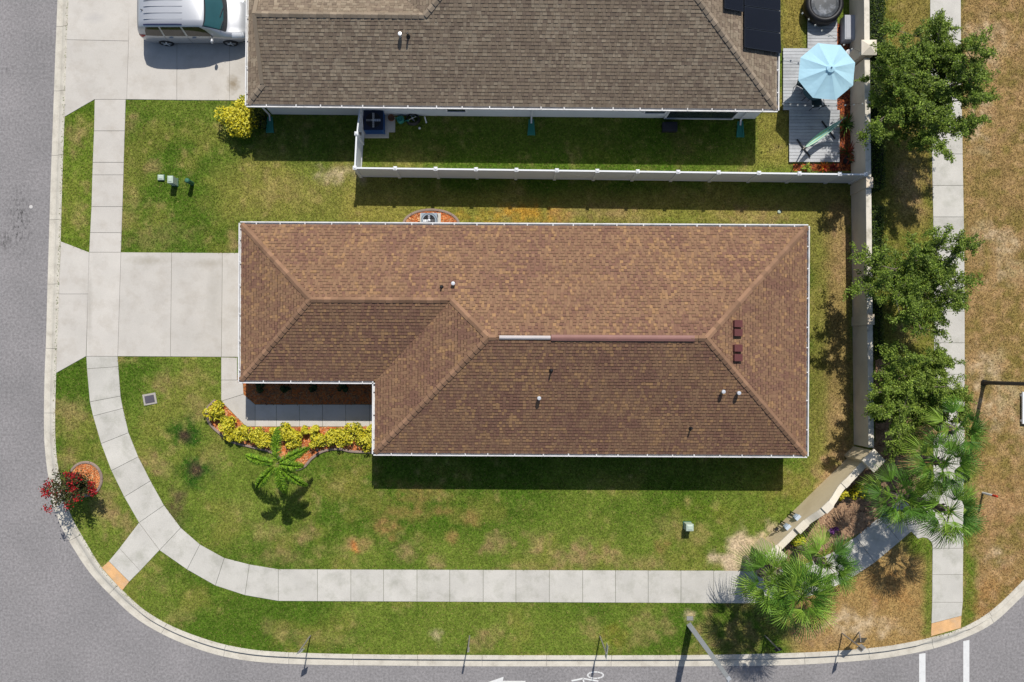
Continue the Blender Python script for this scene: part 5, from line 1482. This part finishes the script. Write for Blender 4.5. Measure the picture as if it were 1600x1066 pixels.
# marker stake
b = W(1533, 769.5, LAWN_Z); root = empty("marker_stake", b, label="white marker stake with a red tip on the dry field", cat="marker stake")
MB().tube([b, b + Vector((0, 0, .85))], .05, 10).build("shaft", M['white'], root)
MB().lathe(b, [(.054, .84), (.058, 1.12), (.045, 1.18), (.01, 1.2)], 12).build("tip", noisy("red_tip", C(214, 64, 40), .06), root)
# white signboard at the frame edge
b = W(1596, 637, LAWN_Z); root = empty("traffic_barrier", b, label="low white barrier cut by the east edge of the view", cat="barrier")
MB().box(b + Vector((0, 0, .13)), (.26, 1.5, .10)).build("rail", M['white'], root)
for s_ in (-1, 1): MB().box(b + Vector((0, s_ * .6, .05)), (.30, .10, .10)).build("foot", M['white'], root)
# little path light in the bed
b = W(499, 702, LAWN_Z); root = empty("path_light", b, label="small black path light at the edge of the orange mulch bed", cat="path light")
MB().tube([b, b + Vector((0, 0, .32))], .012, 6).build("stake", M['black'], root)
MB().lathe(b, [(.05, .26), (.06, .36), (.085, .37), (.02, .43)], 12).build("lamp_head", M['black'], root)

# ------------------------------------------------------------------ vegetation
def leaves(C0, size, cols, r, aspect=.55, upbias=.45, fold=None):
    """rhombic leaves: centres (n,3), length per leaf, colour per leaf"""
    n = len(C0)
    a = rng.normal(size=(n, 3)); a[:, 2] *= .55; a /= np.linalg.norm(a, axis=1)[:, None] + 1e-9
    nr = rng.normal(size=(n, 3)); nr[:, 2] = np.abs(nr[:, 2]) + upbias * 2.6
    b = np.cross(nr, a); b /= np.linalg.norm(b, axis=1)[:, None] + 1e-9
    s = size[:, None]
    V = np.stack([C0 - a * s * .5, C0 + b * s * aspect * .5 + a * s * .05, C0 + a * s * .5, C0 - b * s * aspect * .5 + a * s * .05], 1).reshape(-1, 3)
    return V, np.arange(n * 4).reshape(-1, 4)

def oak(base, H, ctr, rad, seed, label, leaf_n, pal, ntw=7):
    """trunk, limbs to points spread through the crown's volume, twigs, leaf sprays along the twigs"""
    r = random.Random(seed); R = np.random.default_rng(seed)
    root = empty("oak_tree", base, label=label, cat="tree", group="oaks between the boundary wall and the east walk")
    br = MB()
    fork = base.lerp(Vector((ctr.x, ctr.y, base.z)), .25) + Vector((0, 0, H * .36))
    br.tube([base - Vector((0, 0, .1)), base.lerp(fork, .5), fork], [.14, .11, .095], 9)
    tips = []
    nl = 13
    for i in range(nl):
        t = 2 * math.pi * (i + r.uniform(-.35, .35)) / nl * 1.0
        el = r.choice((-.12, .1, .35, .65, .9)) + r.uniform(-.1, .1)
        rr = r.uniform(.68, 1.06)
        p = ctr + Vector((math.cos(t) * rad.x * rr * math.cos(el), math.sin(t) * rad.y * rr * math.cos(el), rad.z * math.sin(el)))
        m = fork.lerp(p, .5) + Vector((r.uniform(-.2, .2), r.uniform(-.2, .2), r.uniform(.05, .35)))
        br.tube([fork, m, p], [.06, .035, .012], 6)
        tips.append((m, p))
        for k in range(7):
            s_ = r.uniform(.25, .95)
            o = fork.lerp(m, s_ * 2) if s_ < .5 else m.lerp(p, s_ * 2 - 1)
            dv = Vector((r.gauss(0, 1), r.gauss(0, 1), r.gauss(.1, .55))).normalized() * r.uniform(.5, 1.15) * (rad.x + rad.y) * .23
            q = o + dv
            br.tube([o, q], [.02, .006], 5)
            tips.append((o, q))
    br.build("trunk", M['bark'], root)
    segs = []
    for o, q in tips:
        for k in range(ntw):
            s_ = r.uniform(.3, 1.05); a = o.lerp(q, s_)
            d = ((q - o).normalized() * .6 + Vector((r.gauss(0, 1), r.gauss(0, 1), r.gauss(0, .5)))).normalized()
            segs.append((a, a + d * r.uniform(.22, .6)))
    A_ = np.array([tuple(a) for a, b in segs]); B_2 = np.array([tuple(b) for a, b in segs])
    per = leaf_n // len(segs)
    t = R.random((len(segs), per, 1)) ** .8
    Cc = A_[:, None] * (1 - t) + B_2[:, None] * t + R.normal(size=(len(segs), per, 3)) * np.array([.065, .065, .05])
    Cc = Cc.reshape(-1, 3)
    tint = np.repeat(R.uniform(.75, 1.25, len(segs)), per)
    n = len(Cc)
    V, F = leaves(Cc, R.uniform(.06, .12, n), None, r, .5)
    pc_ = np.array(pal)[R.integers(0, len(pal), n)] * (tint * R.uniform(.8, 1.2, n))[:, None]
    link_mesh("crown", mesh_np("crown", V - np.array(base)[None].repeat(len(V), 0), F, pc_, M['leaf']), root, None, kind=None)
OAK = [C(120, 146, 46), C(144, 170, 60), C(100, 126, 42), C(162, 184, 78), C(82, 106, 36), C(128, 152, 58)]
oak(W(1404, 182, LAWN_Z), 5.0, W(1376, 168, 4.0), Vector((2.9, 3.25, 1.55)), 3, "large bushy oak nearest the blue parasol, over the north end of the walk", 92000, OAK, 12)
oak(W(1400, 452, LAWN_Z), 4.6, W(1369, 450, 3.6), Vector((2.75, 2.35, 1.4)), 9, "loose oak midway along the boundary wall with thin gaps in its crown", 54000, OAK, 9)
oak(W(1404, 598, LAWN_Z), 4.3, W(1379, 615, 3.3), Vector((2.55, 1.85, 1.25)), 21, "dense oak just north of the fan palms by the boundary wall", 70000, [C(132, 158, 54), C(114, 140, 46), C(154, 176, 70), C(96, 122, 42), C(168, 190, 84)])

def frond_fan(vs, fs, cs, o, d, L, col, R, nl=19, droop=.5, petiole=.8, fan=2.15):
    """costapalmate frond: stalk from o along d, then narrow leaflets in a fan, tips drooping"""
    d = d.normalized(); side = d.cross(Vector((0, 0, 1)))
    if side.length < .05: side = Vector((1, 0, 0))
    side.normalize(); up = side.cross(d).normalized()
    h = o + d * petiole - Vector((0, 0, petiole * .10))
    w = .017
    n0 = len(vs); vs += [o + side * w, o - side * w, h - side * w * .7, h + side * w * .7]; fs.append((n0, n0 + 1, n0 + 2, n0 + 3)); cs.append((col[0] * 1.25, col[1] * 1.1, col[2]))
    for k in range(nl):
        a = (k / (nl - 1) - .5) * fan * 1.0
        dr = (d * math.cos(a) + side * math.sin(a) + up * (.16 * math.cos(a * 1.2) + R.uniform(-.05, .05))).normalized()
        Ln = L * (1 - .35 * (abs(a) / (fan / 2)) ** 2) * R.uniform(.85, 1.08)
        bw_ = .0175
        cr = dr.cross(up).normalized(); cr = (cr + up * R.uniform(-.9, .9)).normalized()
        p0 = h + d * (.10 * math.cos(a)); p1 = p0 + dr * Ln * .5 - Vector((0, 0, droop * .10 * Ln)); p2 = p0 + dr * Ln * .82 - Vector((0, 0, droop * .36 * Ln)); p3 = p0 + dr * Ln * (.98 - .1 * droop) - Vector((0, 0, droop * .72 * Ln))
        n0 = len(vs)
        vs += [p0 + cr * bw_ * .5, p0 - cr * bw_ * .5, p1 + cr * bw_, p1 - cr * bw_, p2 + cr * bw_ * .6, p2 - cr * bw_ * .6, p3, p3]
        vs[-1] = p3 + cr * .004
        c = R.uniform(.65, 1.4)
        for q in ((0, 1, 3, 2), (2, 3, 5, 4), (4, 5, 6, 7)): fs.append(tuple(n0 + i for i in q)); cs.append((col[0] * c, col[1] * c, col[2] * c))

def fan_palm(base, H, label, seed, nf=30, L=.95, lean=(0, 0), group="fan palms by the diagonal wall"):
    R = random.Random(seed)
    root = empty("fan_palm", base, label=label, cat="palm tree", group=group)
    top = base + Vector((lean[0], lean[1], H))
    tr = MB(); tr.tube([base - Vector((0, 0, .1)), base.lerp(top, .4), top], [.17, .15, .15], 12)
    tr.build("trunk", M['palm_bark'], root)
    bt = MB()                                    # old leaf bases criss-crossing the trunk
    for i in range(int(H * 26)):
        z = R.uniform(.1, .97) * H; t = R.uniform(0, 6.28)
        p = base.lerp(top, z / H) + Vector((math.cos(t) * .15, math.sin(t) * .15, 0))
        dr = Vector((math.cos(t) * .5, math.sin(t) * .5, 1)).normalized(); sd__ = Vector((-math.sin(t), math.cos(t), 0))
        g = R.uniform(.7, 1.3)
        bt.add([p - sd__ * .05, p + sd__ * .05, p + dr * .22 + sd__ * .03, p + dr * .22 - sd__ * .03], [(0, 1, 2, 3)], (.30 * g, .25 * g, .21 * g))
    bt.build("leaf_bases", M['mulch'], root, kind="stuff")
    for i in range(nf):
        t = i * 2.39996 + R.uniform(-.3, .3)
        e = 1.25 - 1.95 * (i / nf) + R.uniform(-.12, .12)
        d = Vector((math.cos(t) * math.cos(e), math.sin(t) * math.cos(e), math.sin(e)))
        c = R.choice((C(98, 140, 44), C(80, 122, 40), C(122, 160, 54), C(86, 128, 48), C(140, 172, 62)))
        if i > nf - 2 and R.random() < .4: c = C(196, 156, 110)
        vs, fs, cs = [], [], []
        frond_fan(vs, fs, cs, top + Vector((0, 0, .05)), d, L * R.uniform(.95, 1.3), c, R, droop=.35 + .5 * (i / nf), petiole=R.uniform(.5, .8))
        mb = MB(); mb.v = [tuple(v) for v in vs]; mb.f = fs; mb.c = cs
        mb.build("frond", M['frond'], root)
fan_palm(W(1398, 708, LAWN_Z), 4.1, "fan palm whose shaggy trunk shows beside the north column of the diagonal wall", 5, 26, .95, (.1, 0))
fan_palm(W(1352, 760, LAWN_Z), 3.3, "fan palm nearest the diagonal wall's middle, over the bare soil", 6, 24, .9)
fan_palm(W(1412, 776, LAWN_Z), 3.9, "fan palm overhanging the place where the two walks join", 7, 26, .95)
fan_palm(W(1405, 668, LAWN_Z), 4.4, "fan palm just south of the dense oak, over the east walk", 13, 13, .85, (.25, .25))
fan_palm(W(1164, 872, LAWN_Z), 3.9, "fan palm beside the south-west column, westernmost of its clump", 8, 26, .95, (0, -.1))
fan_palm(W(1194, 882, LAWN_Z), 4.6, "tallest fan palm of the clump over the south walk", 9, 28, 1.0, (.1, -.25))
fan_palm(W(1243, 853, LAWN_Z), 3.7, "fan palm on the east side of the clump over the south walk", 10, 24, .9)

def feather_palm(base, H, label):
    R = random.Random(4)
    root = empty("feather_palm", base, label=label, cat="palm tree")
    top = base + Vector((-.02, -.03, H))
    MB().tube([base - Vector((0, 0, .1)), base + Vector((0, 0, H * .3)), top], [.13, .09, .06], 10).build("trunk", M['bark'], root)
    for t, Lf, e in ((92, 2.0, .38), (28, 1.8, .25), (-4, 1.45, .6), (-42, 1.9, .2), (-80, 1.7, .25), (-134, 2.0, .15), (168, 2.0, .2)):
        t = math.radians(t); Lf *= .86
        h = Vector((math.cos(t), math.sin(t), 0)); sd_ = Vector((-h.y, h.x, 0))
        mb = MB(); pts = []
        for k in range(26):
            s_ = k / 25
            pts.append(top + h * (Lf * (s_ * .93 + .07 * math.sin(s_ * 3))) + Vector((0, 0, Lf * (math.sin(e) * s_ * 1.15 - .62 * s_ * s_))))
        for k in range(25):
            wv = sd_ * .012
            mb.add([pts[k] - wv, pts[k] + wv, pts[k + 1] + wv, pts[k + 1] - wv], [(0, 1, 2, 3)], C(140, 150, 60))
        for j in range(84):
            k = 2 + 23 * j / 83
            ll = .30 * math.sin(math.pi * (.2 + .72 * (k / 25)))
            p = pts[int(k)].lerp(pts[min(int(k) + 1, 25)], k % 1)
            for side in (-1, 1):
                for lay in range(3):
                    el = R.uniform(.15, 1.15) if lay else R.uniform(-1.0, .1)
                    dv = (sd_ * side * math.cos(el) * R.uniform(.75, 1.0) + h * R.uniform(.15, .7) + Vector((0, 0, math.sin(el)))).normalized()
                    tw = (h * R.uniform(.4, 1) + Vector((0, 0, R.uniform(-.8, .8)))).normalized() * .015
                    q = p + dv * ll * .55; z = p + dv * ll * R.uniform(.85, 1.1) - Vector((0, 0, .10 + .05 * R.random()))
                    g = R.uniform(.55, 1.5); c = R.choice((C(112, 158, 38), C(140, 182, 46), C(88, 130, 36), C(164, 198, 64)))
                    mb.add([p - tw * .6, p + tw * .6, q + tw, q - tw], [(0, 1, 2, 3)], tuple(x * g for x in c))
                    mb.add([q - tw, q + tw, z + tw * .2, z - tw * .2], [(0, 1, 2, 3)], tuple(x * g for x in c))
        mb.build("frond", M['frond'], root)
feather_palm(W(458.6, 714, LAWN_Z), 2.75, "young feathery palm on the front lawn beside the yellow shrubs")

def shrub(c, rx, ry, h, label, pal, n, lsz, name="shrub", cat="shrub", group=None, seed=1, stem=True, lump=7):
    """leaf clumps round several centres, woody stems underneath"""
    R = np.random.default_rng(seed); r = random.Random(seed)
    root = empty(name, c, label=label, cat=cat, group=group)
    cen = []
    for k in range(lump):
        t = r.uniform(0, 6.28); q = math.sqrt(r.uniform(0, 1)) * .72
        cen.append((c.x + math.cos(t) * rx * q, c.y + math.sin(t) * ry * q, c.z + h * r.uniform(.38, .78) * (1 - .35 * q)))
    cen = np.array(cen)
    k = R.integers(0, lump, n)
    u = R.normal(size=(n, 3)); u /= np.linalg.norm(u, axis=1)[:, None]
    rr = R.uniform(.55, 1.0, n) ** .6
    sc = np.array([rx * .46, ry * .46, h * .36])
    Cc = cen[k] + u * rr[:, None] * sc
    Cc[:, 2] = np.maximum(Cc[:, 2], c.z + .03)
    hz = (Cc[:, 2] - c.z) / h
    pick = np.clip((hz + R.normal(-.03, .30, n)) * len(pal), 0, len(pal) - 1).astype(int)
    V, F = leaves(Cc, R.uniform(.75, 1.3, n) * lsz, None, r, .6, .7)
    cc = np.array(pal)[pick] * R.uniform(.8, 1.2, (n, 1))
    link_mesh("foliage", mesh_np("foliage", V - np.array(c)[None], F, cc, M['leaf']), root)
    st = MB()
    for q in cen: st.tube([c - Vector((0, 0, .05)), c.lerp(Vector(q), .5) + Vector((0, 0, .02)), Vector(q)], [.018, .012, .006], 5)
    st.build("stems", M['bark'], root)
    return root
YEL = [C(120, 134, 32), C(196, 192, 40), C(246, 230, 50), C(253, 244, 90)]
LAB = ["at the west tip of the mulch bed by the path", "next to the path bend, second from the bed's west tip", "with dark gaps on the west curve of the bed", "on the bend where the bed turns east", "just west of the feathery palm's top frond",
       "at the bed's lower edge close to the feathery palm", "small, tucked behind the feathery palm's top frond", "right beside the east side of the palm's top frond", "at the bed's lower edge east of the feathery palm", "standing alone on open orange mulch in mid bed",
       "tiny, against the path above the lone shrub", "tiny, against the path just west of the lone shrub", "just east of the lone shrub", "at the west end of the dense eastern clump", "largest of the dense eastern clump", "against the house corner at the bed's east end", "tiny, at the path's end by the house corner", "low, on the outer edge of the bed's west curve"]
SP = [(337, 641, 14), (355, 664, 13), (376, 677, 12), (399, 680, 14), (414, 689, 12.5), (431, 676, 9), (449, 674, 12), (459, 689, 13.5), (495, 689, 11), (492, 673, 7), (476, 673, 7), (518, 683, 11), (537, 683, 13), (554, 680, 16), (573, 690, 13), (577, 671, 8), (358, 681, 8)]
IDX = [0, 1, 2, 3, 5, 6, 7, 8, 9, 10, 11, 12, 13, 14, 15, 16, 17]
for i, ((x, y, q), j) in enumerate(zip(SP, IDX)):
    c = P(x, y, .35); c = Vector((c.x, c.y, LAWN_Z + .01))
    q2 = q / SC * 1.2
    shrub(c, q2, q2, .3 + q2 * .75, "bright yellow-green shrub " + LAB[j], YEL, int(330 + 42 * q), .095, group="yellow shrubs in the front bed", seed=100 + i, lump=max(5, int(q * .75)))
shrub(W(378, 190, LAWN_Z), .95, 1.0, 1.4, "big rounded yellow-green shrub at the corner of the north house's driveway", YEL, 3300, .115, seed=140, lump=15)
shrub(W(408, 195, LAWN_Z), .5, .5, 1.0, "dark green shrub under the north house's eave beside the big yellow one", [C(40, 56, 24), C(70, 90, 34), C(120, 126, 40)], 900, .1, seed=141)
shrub(W(1312, 772, LAWN_Z), .33, .33, .8, "small yellow shrub against the street side of the diagonal wall near its middle", YEL, 420, .09, seed=142)
shrub(W(1334, 766, LAWN_Z), .42, .42, .8, "dull yellow-green shrub between the diagonal wall and the fan palms", YEL[:3], 520, .09, seed=143)
shrub(W(1240, 840, LAWN_Z), .42, .36, .75, "small yellow shrub at the foot of the diagonal wall beside the palm clump", YEL, 480, .09, seed=144)
DK = [C(26, 40, 20), C(44, 66, 30), C(66, 92, 40)]
for i, (x, lab) in enumerate(((408, "westernmost"), (449, "second from the west"), (489, "third from the west"), (538, "easternmost"))):
    shrub(W(x, 604, LAWN_Z + .01), .26, .26, .5, "small dark shrub in the shaded bed under the eave, " + lab, DK, 260, .09, group="dark shrubs under the front eave", seed=150 + i, lump=5)
shrub(W(1300, 827, LAWN_Z), .28, .2, .45, "low purple-leaved plant in the bare soil behind the diagonal wall", [C(70, 34, 84), C(112, 60, 130), C(140, 84, 150)], 220, .1, seed=160, lump=4)

# clipped hedges on the far side of the wall
def hedge(x0, y0, x1, y1, h, label, n, seed):
    R = np.random.default_rng(seed); a, b = W(x0, y1, LAWN_Z), W(x1, y0, LAWN_Z)
    c = (a + b) / 2
    root = empty("hedge", c, label=label, cat="hedge", group="clipped hedges behind the boundary wall")
    u = R.random((n, 3)); f = R.integers(0, 5, n)
    u[f <= 1, 2] = 1; u[f == 2, 0] = 0; u[f == 3, 0] = 1; u[f == 4, 1] = R.integers(0, 2, (f == 4).sum())
    lo = np.array([a.x, a.y, LAWN_Z]); sz = np.array([b.x - a.x, b.y - a.y, h])
    Cc = lo + u * sz + R.normal(size=(n, 3)) * .035
    V, F = leaves(Cc, R.uniform(.05, .10, n), None, None, .6, .5)
    pal = np.array([C(58, 84, 22), C(84, 108, 28), C(104, 122, 36), C(44, 66, 20)])
    link_mesh("foliage", mesh_np("foliage", V - np.array(c)[None], F, pal[R.integers(0, 4, n)] * R.uniform(.8, 1.2, (n, 1)), M['leaf']), root)
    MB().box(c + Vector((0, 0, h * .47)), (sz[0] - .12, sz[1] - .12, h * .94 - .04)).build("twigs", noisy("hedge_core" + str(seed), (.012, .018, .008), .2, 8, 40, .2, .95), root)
hedge(1337, -60, 1366, 96, 1.05, "clipped hedge behind the wall at the top edge", 7000, 1)
hedge(1338, 112, 1366, 300, 1.05, "clipped hedge in the shade of the largest oak", 7500, 2)
hedge(1340, 330, 1364, 430, 1.0, "clipped hedge in the shade of the loose middle oak", 4500, 3)
hedge(1341, 470, 1364, 560, 1.0, "clipped hedge between the loose oak and the dense oak", 3600, 4)
hedge(1342, 624, 1366, 657, 1.1, "short square block of dark clipped hedge just south of the dense oak", 2200, 5)

# flowering tree in the round bed
b = W(141, 750, LAWN_Z); root = empty("flowering_tree", b, label="small red-flowered tree in the round orange bed by the kerb", cat="tree")
R = random.Random(31); tr = MB(); tips = []
top = b + Vector((-.05, -.1, .9))
tr.tube([b - Vector((0, 0, .1)), b + Vector((0, 0, .5)), top], [.045, .035, .03], 8)
for k in range(24):
    t = R.uniform(0, 6.28); q = top + Vector((math.cos(t) * R.uniform(.3, 1.25) - .15, math.sin(t) * R.uniform(.3, 1.0) - .12, R.uniform(.35, 1.15)))
    tr.tube([top, top.lerp(q, .5) + Vector((0, 0, .1)), q], [.018, .012, .006], 5); tips.append((top.lerp(q, .35), q))
tr.build("trunk", M['bark'], root)
Rn = np.random.default_rng(31)
cs_ = []; 
for o, q in tips:
    t = Rn.random((130, 1)); cs_.append(np.array(o) * (1 - t) + np.array(q) * t + Rn.normal(size=(130, 3)) * .12)
cs_ = np.concatenate(cs_); n = len(cs_)
V, F = leaves(cs_, Rn.uniform(.07, .13, n), None, None, .6)
link_mesh("crown", mesh_np("crown", V - np.array(b)[None], F, np.array([C(70, 80, 38), C(92, 66, 46), C(58, 76, 34), C(100, 104, 50)])[Rn.integers(0, 4, n)] * Rn.uniform(.7, 1.2, (n, 1)), M['leaf']), root)
fl = []
for i, (o, q) in enumerate(tips):
    if i % 3 == 2: continue
    fl.append(np.array(q) + Rn.normal(size=(40, 3)) * .09 + np.array([0, 0, .03]))
fl = np.concatenate(fl); n = len(fl)
V, F = leaves(fl, Rn.uniform(.06, .11, n), None, None, .8, .8)
link_mesh("blossom", mesh_np("blossom", V - np.array(b)[None], F, np.array([C(206, 30, 40), C(190, 24, 46), C(220, 50, 50), C(168, 20, 36)])[Rn.integers(0, 4, n)] * Rn.uniform(.75, 1.15, (n, 1)), M['leaf']), root)

# spiky plants in the deck bed
def spiky(c, L, n, pal, label, seed, pot=False):
    R = random.Random(seed); root = empty("spiky_plant", c, label=label, cat="plant", group="plants in the bed round the deck")
    mb = MB(); o = c + Vector((0, 0, .12 + (.3 if pot else 0)))
    for k in range(n):
        t = R.uniform(0, 6.28); e = R.uniform(.25, 1.3); h = Vector((math.cos(t), math.sin(t), 0)); s_ = Vector((-h.y, h.x, 0))
        l = L * R.uniform(.7, 1.1); col = R.choice(pal)
        p1 = o + (h * math.cos(e) + Vector((0, 0, math.sin(e)))) * l * .6; p2 = p1 + (h * math.cos(e - .6) + Vector((0, 0, math.sin(e - .6)))) * l * .45
        g = R.uniform(.8, 1.2); col = tuple(x * g for x in col)
        mb.add([o - s_ * .02, o + s_ * .02, p1 + s_ * .028, p1 - s_ * .028], [(0, 1, 2, 3)], col); mb.add([p1 - s_ * .028, p1 + s_ * .028, p2 + s_ * .003, p2 - s_ * .003], [(0, 1, 2, 3)], col)
    mb.build("leaves", M['frond'], root)
    if pot: MB().lathe(c, [(.12, 0), (.19, .3), (.205, .34), (.17, .34), (.16, .28)], 14).build("pot", M['black'], root)
    else: MB().tube([c - Vector((0, 0, .05)), o], .03, 6).build("stem", M['bark'], root)
GRN = [C(90, 120, 50), C(120, 146, 64), C(70, 100, 44)]; REDP = [C(150, 70, 50), C(110, 110, 50), C(180, 90, 60), C(80, 96, 44)]; ORG = [C(220, 120, 40), C(200, 70, 40), C(226, 170, 50)]
spiky(W(1316, 198, LAWN_Z), .62, 34, GRN, "green spiky plant against the wall beside the hammock's upper end", 1)
spiky(W(1321, 240, LAWN_Z), .55, 30, REDP, "red-tinged spiky plant against the wall beside the deck's south end", 2)
spiky(W(1319, 254, LAWN_Z), .3, 14, REDP, "small plant in a black pot at the south end of the wall bed", 3, True)
spiky(W(1257, 265, LAWN_Z), .34, 30, [C(150, 170, 60), C(110, 140, 50), C(190, 190, 80)], "low yellow-green plant between the deck and the white fence", 4)
spiky(W(1284, 264, LAWN_Z), .32, 30, ORG, "orange and yellow plant between the deck and the white fence", 5)
spiky(W(1298, 264, LAWN_Z), .3, 26, [C(190, 50, 50), C(150, 40, 50), C(110, 60, 40)], "dark red plant between the deck and the white fence", 6)
spiky(W(1318, 128, LAWN_Z), .5, 26, [C(206, 100, 60), C(170, 70, 50), C(110, 100, 50)], "orange-red plant against the wall beside the blue parasol", 7)
